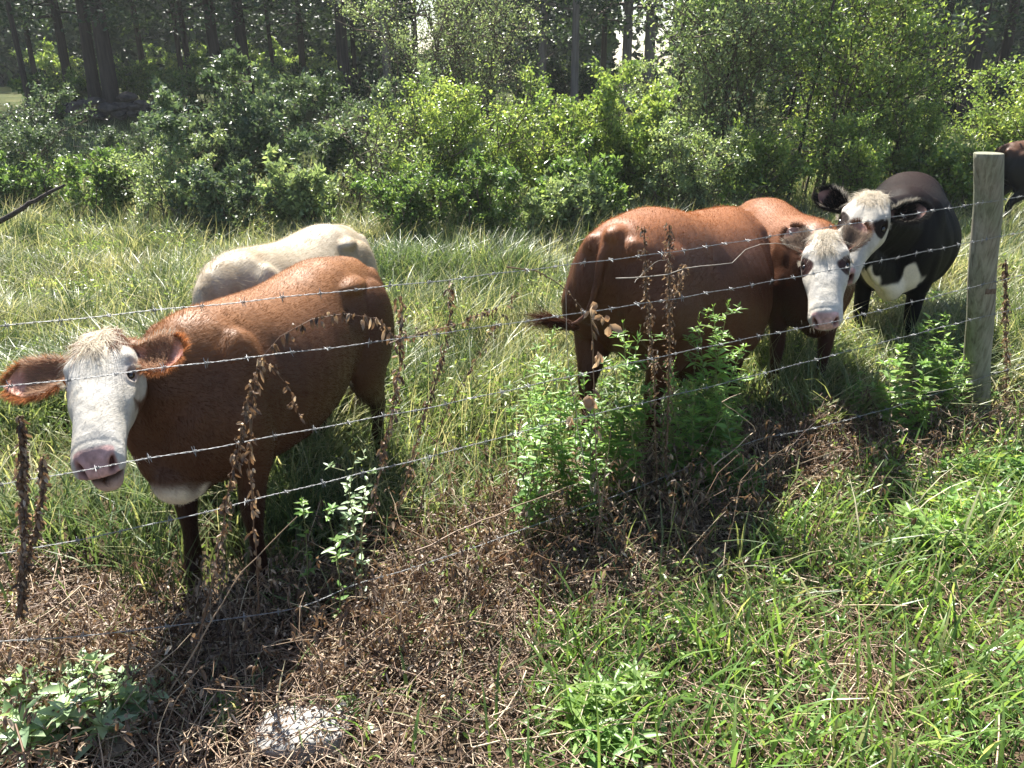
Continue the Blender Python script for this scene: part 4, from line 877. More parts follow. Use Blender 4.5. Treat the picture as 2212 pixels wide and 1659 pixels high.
# ---- dark green rush clumps behind the wires
def rush_clump(p, n, h, label, spread=0.07):
    x = p[0] + spread * rng.normal(size=n); y = p[1] + spread * rng.normal(size=n); z = gz(x, y); a = rng.uniform(0, 2 * np.pi, n); ln = 0.10 + 0.35 * TH(n)
    K = 5; u = np.linspace(0, 1, K); H = h * (0.6 + 0.5 * TH(n))
    P = np.stack([x, y, z], -1)[:, None] + np.array([0, 0, 1.0]) * (H[:, None] * (u - .1 * u ** 2))[..., None] + np.stack([np.cos(a), np.sin(a), 0 * a], -1)[:, None] * (H[:, None] * ln[:, None] * u ** 1.6)[..., None]
    o = Acc().add(*tubes(P, np.linspace(0.0019, 0.0006, K)[None] * np.ones((n, 1)), 4, TH(n))).build('rush_clump', M['rush'])
    tag(o, label, 'rushes', 'rush clumps in the pasture')
rush_clump(G(620, 1180), 90, 0.55, 'dark green rush clump standing against the belly of the large brown cow')
rush_clump(G(345, 1290), 90, 0.45, 'dark green rush clump in front of the large brown cow\'s foreleg')
rush_clump(G(330, 600), 120, 0.6, 'dark rush clump in the pasture left of the cream cow', 0.12)
rush_clump(G(170, 640), 120, 0.55, 'dark rush clump at far left above the large cow\'s ear', 0.14)
rush_clump(G(70, 700), 100, 0.5, 'dark rush clump at the left edge above the top wire', 0.12)
rush_clump(G(1040, 690), 90, 0.5, 'dark rush clump in the open grass between the two brown cows', 0.12)
rush_clump(G(1030, 790), 90, 0.4, 'rush clump in the open grass under the second wire', 0.1)

def rush_field():
    cx, cy = scatter(260, -7, 8, 4.6, 11.5); m = visible(cx, cy, 0 * cx) & (vnoise(cx + 11, cy + 4, 1.6) > 0.42); cx, cy = cx[m], cy[m]; k = 60; n = len(cx) * k
    x = np.repeat(cx, k) + 0.09 * rng.normal(size=n); y = np.repeat(cy, k) + 0.09 * rng.normal(size=n)
    blades('rushes', x, y, 0.32 + 0.30 * TH(n), 0.0016 + 0.0008 * TH(n) + 0.0002 * y, 0.15 + 0.45 * TH(n), M['rush'], 'dark tufts of rushes dotted through the pasture', TH(n), K=5)
rush_field()

# ---- leafy upright weeds (goldenrod and the like)
def curve(p, top, K, bend=0.06):
    u = np.linspace(0, 1, K)[:, None]; c = p + (np.asarray(top) - p) * u; b = rng.normal(size=3) * [1, 1, 0]
    return c + b * bend * np.sin(u * np.pi)
def leafy_stem(acc_s, acc_l, base, top, nleaf, L, W, tint, r0=0.003, start=0.12, branch=0.0, droop=0.3):
    K = 9; C = curve(np.asarray(base, float), top, K, 0.03); h = np.linalg.norm(C[-1] - C[0])
    acc_s.add(*tubes(C[None], np.linspace(r0, r0 * 0.4, K)[None], 5, np.array([tint])))
    u = np.sort(rng.uniform(start, 1.0, nleaf)); P = np.stack([np.interp(u, np.linspace(0, 1, K), C[:, k]) for k in range(3)], 1)
    az = np.arange(nleaf) * 2.4 + rng.uniform(0, 6); D = np.stack([np.cos(az), np.sin(az), 0.55 + 1.6 * (u > 0.9) + 0.2 * rng.normal(size=nleaf)], -1)
    ll = L * (0.55 + 0.6 * np.sin(np.pi * np.clip(u * 0.85 + 0.1, 0, 1))) * (0.8 + 0.4 * TH(nleaf)) * np.where(u > 0.93, 0.55, 1)
    nrm = np.array([0, 0, 1.0]) + 0.25 * rng.normal(size=(nleaf, 3))
    add_leaves(acc_l, P, D, ll, W * ll / L, np.clip(tint + 0.25 * rng.normal(size=nleaf) + 0.2 * (u - .5), 0, 1), droop=droop, fold=0.35, shape='lance', nrm=nrm)
    if branch:
        for q in np.linspace(0.45, 0.92, int(branch)):
            b = np.array([np.interp(q, np.linspace(0, 1, K), C[:, k]) for k in range(3)]); a = rng.uniform(0, 6.28)
            tp = b + np.array([math.cos(a) * 0.10, math.sin(a) * 0.10, 0.10]) * (1.25 - q) * h * 1.5
            leafy_stem(acc_s, acc_l, b, tp, max(6, nleaf // 4), L * 0.6, W * 0.6, tint, r0 * 0.5, 0.1, 0, droop)
def weed_plant(base, stems, nleaf, L, W, label, cat='weed', name='leafy_weed', mat='weed', branch=3, tint=0.5, group=None, spread=0.05, droop=0.3):
    """stems: list of (px, py) tips, located near the plant's own distance"""
    a, b = Acc(), Acc(); base = np.asarray(base, float); base[2] = gz(base[0], base[1])
    for (px, py) in list(stems) + [(q[0] + rng.uniform(-35, 35), q[1] + rng.uniform(10, 130)) for q in stems for _ in range(1 if nleaf > 35 else 0)]:
        bb = base + np.array([rng.normal(0, spread), rng.normal(0, spread), 0]); bb[2] = gz(bb[0], bb[1])
        a.add(*tubes(np.stack([base + [0, 0, 0.004], (base + bb) / 2 + [0, 0, 0.006], bb + [0, 0, 0.004]])[None], np.full((1, 3), 0.003), 5, np.array([tint])))
        tp = PY(px, py, bb[1] + rng.normal(0, 0.04)); leafy_stem(a, b, bb, tp, nleaf, L, W, tint + rng.normal(0, .06), 0.0032, 0.1, branch, droop)
    r = empty(name, (0, 0, 0)); tag(r, label, cat, group); a.build('stem', M['stem'], r); b.build('foliage', M[mat], r); return r
def ft(px, py, off=0.0):
    """ground point under a spot on (or off behind) the fence plane"""
    p = on_fence(px, py, off); p[2] = gz(p[0], p[1]); return p
GR = 'green upright weeds along the fence'
weed_plant(ft(1545, 1000, 0.12), [(1575, 645), (1540, 660), (1510, 720), (1610, 740), (1590, 800)], 60, 0.075, 0.0085, 'tallest bright green goldenrod clump, in front of the middle brown cow', 'goldenrod', 'goldenrod', branch=5, tint=0.62, group=GR)
weed_plant(ft(1475, 1020, 0.05), [(1460, 770), (1500, 830), (1440, 840)], 46, 0.065, 0.008, 'goldenrod stems beside the dark dead stalk, left of the tallest clump', 'goldenrod', 'goldenrod', branch=4, tint=0.58, group=GR)
weed_plant(ft(1350, 1000, 0.16), [(1345, 690), (1385, 700), (1320, 760), (1300, 810)], 46, 0.075, 0.0085, 'goldenrod clump between the dry curled leaves and the dead stalks', 'goldenrod', 'goldenrod', branch=4, tint=0.55, group=GR)
weed_plant(ft(1560, 1060, 0.0), [(1560, 880), (1520, 900), (1610, 900), (1480, 930), (1580, 960)], 40, 0.07, 0.013, 'low broad-leaved green weed at the foot of the tallest goldenrod', 'weed', branch=2, tint=0.5, group=GR)
weed_plant(ft(1160, 900, 0.35), [(1150, 720), (1180, 770), (1120, 780), (1200, 700)], 50, 0.06, 0.007, 'pale green goldenrod under the tail of the middle brown cow', 'goldenrod', 'goldenrod', branch=4, tint=0.75, group=GR)
weed_plant(ft(1262, 1020, 0.14), [(1255, 800), (1225, 840), (1285, 860), (1240, 780)], 44, 0.06, 0.010, 'leafy green weed at the foot of the dry stem with curled leaves', 'weed', branch=3, tint=0.55, group=GR)
weed_plant(ft(1150, 980, 0.2), [(1140, 850), (1190, 860), (1100, 870)], 36, 0.06, 0.010, 'short green weed below the tail of the middle brown cow', 'weed', branch=2, tint=0.6, group=GR)
weed_plant(ft(2040, 860, 0.10), [(2017, 625), (2050, 670), (1985, 700), (2070, 700)], 46, 0.085, 0.010, 'goldenrod with yellow-green leaves left of the fence post', 'goldenrod', 'goldenrod', branch=3, tint=0.78, group=GR)
weed_plant(ft(1960, 880, 0.05), [(1950, 740), (1985, 770), (1920, 780), (1900, 830)], 36, 0.085, 0.014, 'broad-leaved weed in front of the black cow\'s legs', 'weed', branch=2, tint=0.7, group=GR)
weed_plant(ft(2080, 880, 0.22), [(2085, 740), (2060, 780), (2100, 800)], 32, 0.08, 0.012, 'leafy weed close against the left of the fence post', 'weed', branch=2, tint=0.65, group=GR)
weed_plant(ft(1880, 900, 0.3), [(1860, 800), (1900, 790), (1830, 830)], 40, 0.05, 0.006, 'feathery green weed at the feet of the black cow', 'weed', branch=4, tint=0.45, group=GR)
weed_plant(ft(2150, 960, -0.06), [(2138, 830)], 16, 0.05, 0.014, 'small green vine climbing the foot of the fence post', 'vine', 'vine', branch=0, tint=0.4)
weed_plant(ft(760, 1100, 0.25), [(770, 965), (740, 990), (800, 1000)], 20, 0.05, 0.010, 'pale green leafy weed under the brown cow\'s belly by its hind leg', 'weed', mat='weedgrey', branch=3, tint=0.7, group=GR)
weed_plant(ft(700, 1150, 0.15), [(650, 1070), (700, 1080)], 18, 0.05, 0.010, 'green weed below the belly of the large brown cow', 'weed', branch=3, tint=0.5, group=GR)
for px, py, tips, lab in [(830, 470, [(825, 425), (845, 440), (800, 450), (860, 470)], 'pale goldenrod standing at the foot of the dark bush beside the cream cow'),
                          (1560, 480, [(1558, 420), (1575, 440), (1535, 450)], 'small goldenrod poking up behind the back of the middle brown cow'),
                          (2030, 600, [(2030, 560), (2000, 575), (2060, 560)], 'green weed right of the black cow'), (700, 500, [(690, 440), (720, 450), (660, 470), (750, 470)], 'low leafy sapling just left of the pale goldenrod')]:
    b = G(px, py + 30); weed_plant(b, tips, 44, 0.09, 0.012, lab, 'goldenrod' if 'goldenrod' in lab else 'weed', 'goldenrod' if 'goldenrod' in lab else 'leafy_weed', branch=5, tint=0.7, spread=0.12)
# foreground plants
def fan_plant(base, n, L, W, label, mat, reach, h, tint=0.6, name='leafy_weed', dirbias=(0, 0)):
    a, b = Acc(), Acc(); base = np.array([base[0], base[1], float(gz(base[0], base[1]))])
    for k in range(n):
        an = k * 2.4; d = np.array([math.cos(an) + dirbias[0], math.sin(an) + dirbias[1], 0]); rr = reach * rng.uniform(0.3, 1)
        leafy_stem(a, b, base + d * 0.02, base + d * rr + np.array([0, 0, h * rng.uniform(0.6, 1.1)]), 19, L, W, tint, 0.0025, 0.25, 0, 0.35)
    r = empty(name, (0, 0, 0)); tag(r, label, 'weed'); a.build('stem', M['stem'], r); b.build('foliage', M[mat], r)
fan_plant(G(95, 1585), 11, 0.115, 0.017, 'downy grey-green weed with pointed leaves in the bottom left corner', 'weedgrey', 0.20, 0.20, 0.75)
fan_plant(G(235, 1560), 10, 0.105, 0.015, 'sprawling weed with pointed grey-green leaves beside the bottom left corner', 'weedgrey', 0.20, 0.20, 0.85, dirbias=(0.4, 0))
fan_plant(G(20, 1560), 5, 0.10, 0.020, 'shaded green weed cut by the left edge near the bottom', 'weed', 0.15, 0.12, 0.2)
fan_plant(G(1295, 1590), 9, 0.10, 0.010, 'bright narrow-leaved green plant at bottom centre among short grass', 'weed', 0.14, 0.15, 0.72)
fan_plant(G(1345, 1530), 5, 0.09, 0.009, 'second narrow-leaved plant close behind the one at bottom centre', 'weed', 0.12, 0.14, 0.7)
fan_plant(G(700, 1560), 4, 0.055, 0.011, 'small grey-green seedling in the dead litter near the bottom', 'weedgrey', 0.09, 0.06, 0.6)
fan_plant(G(480, 1560), 4, 0.055, 0.011, 'pair of small green seedlings in the litter right of the bottom left weed', 'weed', 0.09, 0.06, 0.7)
fan_plant(G(2010, 1200), 8, 0.09, 0.013, 'bright yellow-green leafy plant among the grass at right', 'weed', 0.12, 0.20, 0.85)
fan_plant(G(2080, 1130), 6, 0.09, 0.012, 'leafy plant behind the bright yellow-green one at right', 'weed', 0.12, 0.20, 0.6)
fan_plant(G(2190, 1060), 9, 0.09, 0.013, 'dark green weed at the right edge beyond the foot of the post', 'weed', 0.16, 0.25, 0.3)
fan_plant(G(2050, 1040), 6, 0.08, 0.010, 'green weed in front and left of the foot of the post', 'weed', 0.10, 0.18, 0.5)

# ---- dead standing stalks and twigs at the fence
def dead_stalk(pts, label, leaf_n=80, leafL=0.018, r0=0.004, off=0.0, cat='dead stalk', name='dead_stalk', droop=0.8, mat='dry', side=0.02, stemmat='drystem', tint=0.3, cluster=None):
    """pts: (px, py) along the stalk, at the fence plane shifted by off"""
    C0 = np.array([on_fence(px, py, off) for px, py in pts]); K = 14; L = np.concatenate([[0], np.cumsum(np.linalg.norm(np.diff(C0, axis=0), axis=1))]); u = np.linspace(0, L[-1], K)
    C = np.stack([np.interp(u, L, C0[:, k]) for k in range(3)], 1) + 0.002 * rng.normal(size=(K, 3)); C[:, 1] += 0.02 * np.sin(np.linspace(0, 3, K))
    r = empty(name, (0, 0, 0)); tag(r, label, cat)
    a = Acc().add(*tubes(C[None], np.linspace(r0, r0 * 0.35, K)[None], 6, np.array([tint])))
    if leaf_n:
        q = rng.random(leaf_n) ** 0.8 * (K - 1.01); i = q.astype(int); P = C[i] + (C[i + 1] - C[i]) * (q - i)[:, None]
        tw = norm(rng.normal(size=(leaf_n, 3)) + [0, 0, 0.2]) * (side * TH(leaf_n))[:, None]; sel = np.arange(0, leaf_n, 2)
        Pt = np.stack([P[sel], P[sel] + tw[sel] * .6 + [0, 0, .001], P[sel] + tw[sel]], 1); a.add(*tubes(Pt, np.full((len(sel), 3), 0.0007), 4, np.full(len(sel), 0.4)))
        b = Acc(); add_leaves(b, P + tw, norm(rng.normal(size=(leaf_n, 3)) * .7 + [0, 0, -droop]), leafL * (0.5 + TH(leaf_n)), leafL * 0.28, np.clip(0.45 + 0.25 * rng.normal(size=leaf_n), 0, 1), droop=0.4, fold=1.1)
        b.build('dry_foliage', M[mat], r)
    a.build('stem', M[stemmat], r); return r
dead_stalk([(45, 1330), (40, 1150), (42, 900)], 'thick dark dead stalk with shrivelled seed heads at the left edge', 420, 0.020, 0.0075, -0.03, droop=0.9, side=0.014, tint=0.1)
dead_stalk([(40, 1290), (78, 1100), (92, 985)], 'shorter side stalk of shrivelled seed heads right of the one at the left edge', 200, 0.018, 0.005, -0.03, side=0.012, tint=0.1)
dead_stalk([(420, 1400), (470, 1200), (490, 1060), (515, 960), (530, 880), (548, 810)], 'tall dead stem with drooping withered leaves in front of the brown cow\'s shoulder', 190, 0.020, 0.0035, -0.03)
dead_stalk([(560, 1330), (535, 1000), (553, 770), (640, 700), (740, 678), (830, 690), (862, 735)], 'thin dead vine arching over the second wire with leaves hanging from it', 130, 0.024, 0.0022, 0.03, droop=1.6, name='dead_vine', cat='dead vine')
dead_stalk([(553, 770), (590, 800), (625, 850), (648, 905)], 'short dead vine hanging below the second wire across the brown cow\'s flank', 26, 0.018, 0.0012, 0.0, droop=1.2, name='dead_vine', cat='dead vine')
dead_stalk([(800, 1120), (835, 950), (860, 800), (870, 700), (860, 640)], 'tall tangled dead stem behind the brown cow\'s tail', 150, 0.022, 0.003, 0.05)
dead_stalk([(860, 1100), (905, 930), (950, 800), (970, 700), (972, 600)], 'tall slender dead stem between the two brown cows, reaching the top wire', 120, 0.018, 0.003, 0.1)
dead_stalk([(900, 1130), (960, 900), (1040, 760), (1110, 640), (1130, 610)], 'leaning bare dead stem whose tip touches the top wire', 60, 0.016, 0.0025, 0.1)
dead_stalk([(840, 740), (900, 725), (1000, 700), (1080, 660)], 'dead twig lying along the second wire between the brown cows', 60, 0.016, 0.002, 0.0)
dead_stalk([(1420, 1090), (1415, 800), (1395, 600), (1392, 490)], 'left one of two tall rust-brown dead dock stalks before the middle brown cow', 360, 0.015, 0.005, 0.02, side=0.03, tint=0.2)
dead_stalk([(1436, 1090), (1445, 850), (1448, 650), (1446, 488)], 'right one of two tall rust-brown dead dock stalks before the middle brown cow', 420, 0.015, 0.005, 0.0, side=0.03, tint=0.2)
dead_stalk([(1440, 680), (1470, 620), (1478, 570)], 'side spray of rusty seed heads on the right of the two dock stalks', 90, 0.014, 0.0018, 0.0, side=0.02)
dead_stalk([(1300, 1180), (1285, 900), (1282, 740), (1275, 660)], 'dry stem hung with big tan curled leaves left of the goldenrod', 18, 0.03, 0.004, -0.02, tint=0.6)
def curled(px, py, s, off=-0.03):
    b = Acc(); n = 3; P = np.array([on_fence(px, py, off)] * n) + 0.006 * rng.normal(size=(n, 3)); add_leaves(b, P, norm(rng.normal(size=(n, 3)) * .35 + [0, 0, -1.0]), s * (0.8 + .4 * TH(n)), s * 0.30, 0.3 + 0.6 * TH(n), droop=0.0, fold=0.9); return b
for px, py, s, lab in [(1282, 655, .05, 'highest tan curled leaf on the dry stem'), (1320, 700, .055, 'tan curled leaf on the right of the dry stem'), (1292, 760, .06, 'long tan curled leaf in the middle of the dry stem'), (1305, 680, .04, 'small tan curled leaf close under the highest one'),
                       (1275, 850, .075, 'largest tan curled leaf, lowest on the dry stem'), (1235, 900, .04, 'small rusty curled leaf left of the largest one')]:
    tag(curled(px, py, s).build('curled_leaf', M['curl']), lab, 'dead leaf', 'tan curled leaves on the dry stem')
dead_stalk([(2165, 960), (2180, 800), (2176, 680), (2172, 560)], 'brown withered vine climbing the right side of the fence post', 330, 0.022, 0.004, 0.03, name='dead_vine', cat='dead vine', tint=0.2)
dead_stalk([(1262, 1010), (1228, 800), (1222, 660), (1228, 520), (1262, 470), (1278, 447)], 'bare pale twig bent upright above the top wire', 0, r0=0.0022, off=0.03, cat='twig', name='bare_twig', stemmat='barkdead')
dead_stalk([(1095, 580), (1160, 585), (1215, 620), (1270, 680), (1290, 700)], 'dark forked twig caught on the top wire', 20, 0.012, 0.0028, 0.0, cat='twig', name='bare_twig')
dead_stalk([(1330, 600), (1420, 600), (1500, 578), (1580, 572), (1625, 532), (1700, 528), (1760, 545)], 'long bleached twig hanging across the middle brown cow under the top wire', 0, r0=0.0026, off=-0.01, cat='twig', name='bare_twig', stemmat='barkdead')
dead_stalk([(1370, 610), (1415, 570), (1440, 560)], 'short side spur of the bleached twig across the middle brown cow', 0, r0=0.0016, off=-0.01, cat='twig', name='bare_twig', stemmat='barkdead')
for k, (p, lab) in enumerate([([(900, 1190), (1090, 1110), (1250, 1045)], 'long pale dead cane rising right through the dark litter'), ([(1250, 1440), (1290, 1180), (1320, 930)], 'upright tan cane in the litter below the curled leaves'),
               ([(330, 1560), (520, 1240), (640, 1120)], 'brown cane leaning up from the litter in the lower left'), ([(1560, 1160), (1430, 1120), (1290, 1150)], 'dry cane lying across the dark litter at centre'),
               ([(1540, 1010), (1640, 930), (1560, 870), (1600, 850)], 'bent brown cane at the right foot of the goldenrod')]):
    dead_stalk(p, lab, 0, r0=0.0034, off=-0.12, cat='cane', name='dead_cane', tint=0.55 + .05 * k)

# long canes lying in the foreground
def ground_cane(pts, label, r0=0.003, lift=0.05, tint=0.7):
    C0 = np.array([G(*p) for p in pts]); C0[:, 2] += lift; K = 12; L = np.concatenate([[0], np.cumsum(np.linalg.norm(np.diff(C0, axis=0), axis=1))]); u = np.linspace(0, L[-1], K)
    C = np.stack([np.interp(u, L, C0[:, k]) for k in range(3)], 1) + 0.003 * rng.normal(size=(K, 3))
    o = Acc().add(*tubes(C[None], np.linspace(r0, r0 * 0.5, K)[None], 6, np.array([tint]))).build('dead_cane', M['drystem'], smooth=True); tag(o, label, 'cane', 'dry canes lying on the ground')
for pts, lab in [([(0, 1640), (180, 1655), (330, 1700)], 'tan cane in the very bottom left corner'), ([(140, 1470), (250, 1580), (330, 1680)], 'reddish cane slanting down through the bottom left weeds'),
                 ([(560, 1620), (900, 1600), (1180, 1640)], 'long straw coloured cane lying in front of the grey rock'), ([(380, 1480), (620, 1390), (880, 1330)], 'brown cane lying up the litter left of centre'),
                 ([(980, 1520), (1200, 1420), (1400, 1370)], 'dry cane at the edge between litter and green grass'), ([(1500, 1500), (1800, 1530), (2190, 1500)], 'thin brown cane lying through the grass at lower right'),
                 ([(820, 1440), (1020, 1300), (1100, 1180)], 'straw coloured cane leaning over the orange leaf'), ([(1020, 1660), (1350, 1610), (1640, 1590)], 'long dry cane along the bottom edge at centre')]:
    ground_cane(pts, lab, 0.0032, rng.uniform(0.05, 0.09), rng.uniform(0.5, 0.9))
# big fallen leaves
def big_leaf(px, py, s, label, mat, tint, tilt=0.3, lift=0.05, az=0.0):
    c = G(px, py); c[2] += lift; n = 9; a_ = np.linspace(0, 1, n); V = []; prof = np.sin(a_ * np.pi * .95) ** 0.7 + 0.02; lob = 1 + 0.22 * np.sin(a_ * 22)
    for i in range(n):
        for j in np.linspace(-1, 1, 7): V.append([(a_[i] - .5) * s, j * s * 0.42 * prof[i] * lob[i], 0.22 * s * (j * j - 0.4) + 0.10 * s * math.sin(5 * a_[i] + 2 * j)])
    V = np.array(V); ca, sa_ = math.cos(tilt), math.sin(tilt); V = V @ np.array([[1, 0, 0], [0, ca, sa_], [0, -sa_, ca]]); cz, sz = math.cos(az), math.sin(az); V = V @ np.array([[cz, sz, 0], [-sz, cz, 0], [0, 0, 1]])
    i = np.arange(n * 7).reshape(n, 7); F = np.stack([i[:-1, :-1], i[:-1, 1:], i[1:, 1:], i[1:, :-1]], -1).reshape(-1, 4)
    o = mesh('fallen_leaf', V + c, F, M[mat], tint=np.clip(tint + 0.15 * rng.normal(size=len(V)), 0, 1), smooth=True); tag(o, label, 'fallen leaf', 'large fallen leaves')
big_leaf(170, 1570, 0.13, 'large brown curled leaf in the bottom left weeds', 'curl', 0.15, 0.9, 0.06, 1.3)
big_leaf(250, 1635, 0.09, 'pale tan fallen leaf at the bottom left edge of the picture', 'curl', 0.95, 1.0, 0.05, 1.4)
big_leaf(1095, 1235, 0.075, 'orange-brown fallen leaf lying in the dark litter at centre', 'curl', 0.0, 0.8, 0.08, 0.5)
big_leaf(975, 1255, 0.05, 'small orange-brown fallen leaf left of the larger orange one', 'curl', 0.1, 0.7, 0.06, 2.0)
big_leaf(95, 1555, 0.07, 'rusty fallen leaf tucked under the bottom left weed', 'curl', 0.1, 0.7, 0.05, 0.3)
# rock
def rock(c, r, name, label, mat, seed, group=None, cat='rock'):
    rg = np.random.default_rng(seed); th = np.linspace(0.05, np.pi - 0.05, 26); ph = np.linspace(0, 2 * np.pi, 36, endpoint=False)
    x = np.sin(th)[:, None] * np.cos(ph); y = np.sin(th)[:, None] * np.sin(ph); z = np.cos(th)[:, None] * np.ones(36); D = np.stack([x, y, z], -1)
    k = rg.normal(size=(16, 3)); k /= np.linalg.norm(k, axis=1)[:, None]; hh = rg.uniform(0.62, 0.95, 16)
    d = np.minimum(1.0, (hh / np.maximum(D @ k.T, 1e-3)).clip(0, 9).min(-1)); d = d + 0.03 * (vnoise(x * 5 + seed, y * 5 + z * 4, 0.4) - .5)
    V, Q, T = loft(D * d[..., None] * np.asarray(r) + np.asarray(c)); o = mesh(name, V, [Q, T], mat, smooth=False); tag(o, label, cat, group); return o
M['rock'] = bark_mat('lichened grey stone', (0.22, 0.21, 0.20), (0.36, 0.35, 0.33), 5, 1.0, 0.5)
M['darkrock'] = bark_mat('dark field stone', (0.028, 0.024, 0.024), (0.10, 0.082, 0.08), 6, 1.0, 0.9)
c = G(655, 1600); c[2] += 0.02; rock(c, (0.19, 0.12, 0.07), 'rock', 'flat pale grey rock half buried in litter at the bottom', M['rock'], 3)

def dry_tangle():
    n = 2600; s_ = rng.uniform(0.0, 4.6, n); off = rng.normal(-0.10, 0.28, n); x = FL[0] + FD[0] * s_ + FN[0] * off; y = FL[1] + FD[1] * s_ + FN[1] * off
    keep = (vnoise(x + 21, y + 2, 0.45) > 0.42) & clear(x, y); x, y, s_ = x[keep], y[keep], s_[keep]; n = len(x); K = 6; u = np.linspace(0, 1, K); a = rng.uniform(0, 2 * np.pi, n); L = 0.12 + 0.35 * TH(n) ** 1.5; up = 0.05 + 0.45 * TH(n)
    D = np.stack([np.cos(a), np.sin(a), up], -1); P = np.stack([x, y, gz(x, y) + 0.06 * TH(n)], -1)[:, None] + D[:, None] * (L[:, None] * u)[..., None]; P[..., 2] -= (L * up * 0.7)[:, None] * u ** 2.5; P += 0.006 * rng.normal(size=P.shape)
    o = Acc().add(*tubes(P, (0.0009 + 0.0014 * TH(n))[:, None] * np.linspace(1, .5, K), 4, np.clip(0.7 + 0.25 * rng.normal(size=n), 0, 1))).build('dry_tangle', M['drystem']); tag(o, 'raised tangle of tan dead stems heaped along the wires', 'dead stems', kind='stuff')
dry_tangle()
# ---- shrubs
def shrub_proto(kind, h, wd, nstem, mat, leafL, leafW, nleaf, bark='bark', dead=0.0, lean=0.0, seed=0, low=0.15, clump=1.0, upright=0.5):
    """one shrub in local coordinates (base at origin), returns accs (stems, leaves)"""
    rg = np.random.default_rng(seed); st, lf = Acc(), Acc(); tips = []
    for k in range(nstem):
        a = rg.uniform(0, 2 * np.pi); rr = wd * rg.uniform(0.15, 1.0); H = h * rg.uniform(0.6, 1.0) * (1 - 0.35 * (rr / wd) ** 2)
        b = np.array([0.22 * wd * rg.normal(), 0.22 * wd * rg.normal(), -0.1]); t = np.array([rr * math.cos(a) + lean * H, rr * math.sin(a) * 0.8, H])
        K = 9; u = np.linspace(0, 1, K)[:, None]; ctrl = b * (1 - u) ** 2 + 2 * u * (1 - u) * (b * .4 + t * .6 * [upright, upright, 1.25]) + t * u ** 2
        ctrl = ctrl + 0.03 * h * rg.normal(size=(K, 3)) * u; st.add(*tubes(ctrl[None], np.linspace(0.006 * h ** .5 * 2.2, 0.004, K)[None], 5, np.array([.5])))
        nb = 9
        for j in range(nb):
            q = rg.uniform(low, 1.0); i = min(int(q * (K - 1)), K - 2); p = ctrl[i] + (ctrl[i + 1] - ctrl[i]) * (q * (K - 1) - i)
            d = norm(rg.normal(size=3) * [1, 1, .6] + [0, 0, 0.35] + 0.5 * np.array([math.cos(a), math.sin(a), 0])); L = h * 0.26 * rg.uniform(0.5, 1.2) * (1.1 - 0.4 * q)
            kk = 5; uu = np.linspace(0, 1, kk)[:, None]; c = p + d * L * uu + np.array([0, 0, 0.25]) * L * uu ** 2 + 0.04 * L * rg.normal(size=(kk, 3)) * uu
            st.add(*tubes(c[None], np.linspace(0.006, 0.0018, kk)[None] * h ** .5, 4, np.array([.5])))
            tips.append((c, L))
    nt = len(tips); per = nleaf // nt; alive = rg.random(nt) >= dead
    for (c, L), al in zip(tips, alive):
        vig = rg.choice([0.25, 0.7, 1.2, 1.8])
        for _ in range(3):
            i = rg.integers(1, 5); d = norm(rg.normal(size=3) + [0, 0, .4]); cc = c[i] + d * L * 0.45 * np.linspace(0, 1, 4)[:, None] + 0.02 * L * rg.normal(size=(4, 3))
            st.add(*tubes(cc[None], np.full((1, 4), 0.0018 * h ** .5), 3, np.array([.5])))
            if not al: continue
            m = int(per / 3 * vig * rg.uniform(0.3, 1.7)) + 1; q = rg.random(m); P = cc[0] + (cc[-1] - cc[0]) * q[:, None] + L * 0.13 * clump * rg.normal(size=(m, 3)); D = rg.normal(size=(m, 3)) + d * 0.8 + [0, 0, 0.25]
            tb = rg.uniform(0.25, 0.75); small_leaves(lf, P, D, leafL * (0.6 + 0.7 * rg.random(m)), leafW * (0.7 + .6 * rg.random(m)), np.clip(tb + 0.22 * rg.normal(size=m), 0, 1), fold=0.3)
    return st, lf
def shrub(name, label, px, Y, toppx, h, wd, mat, cat='shrub', **kw):
    bark = kw.pop('bark', 'bark'); st, lf = shrub_proto(name, h, wd, kw.pop('nstem', 16), mat, **kw)
    X = (px - 1106) / FU * (Y * CP + (CAM_H - 0) * SP) ; r = empty(name, (X, Y, float(gz(X, Y)))); tag(r, label, cat)
    st.build('branch', M[bark], r); lf.build('foliage', M[mat], r); return r
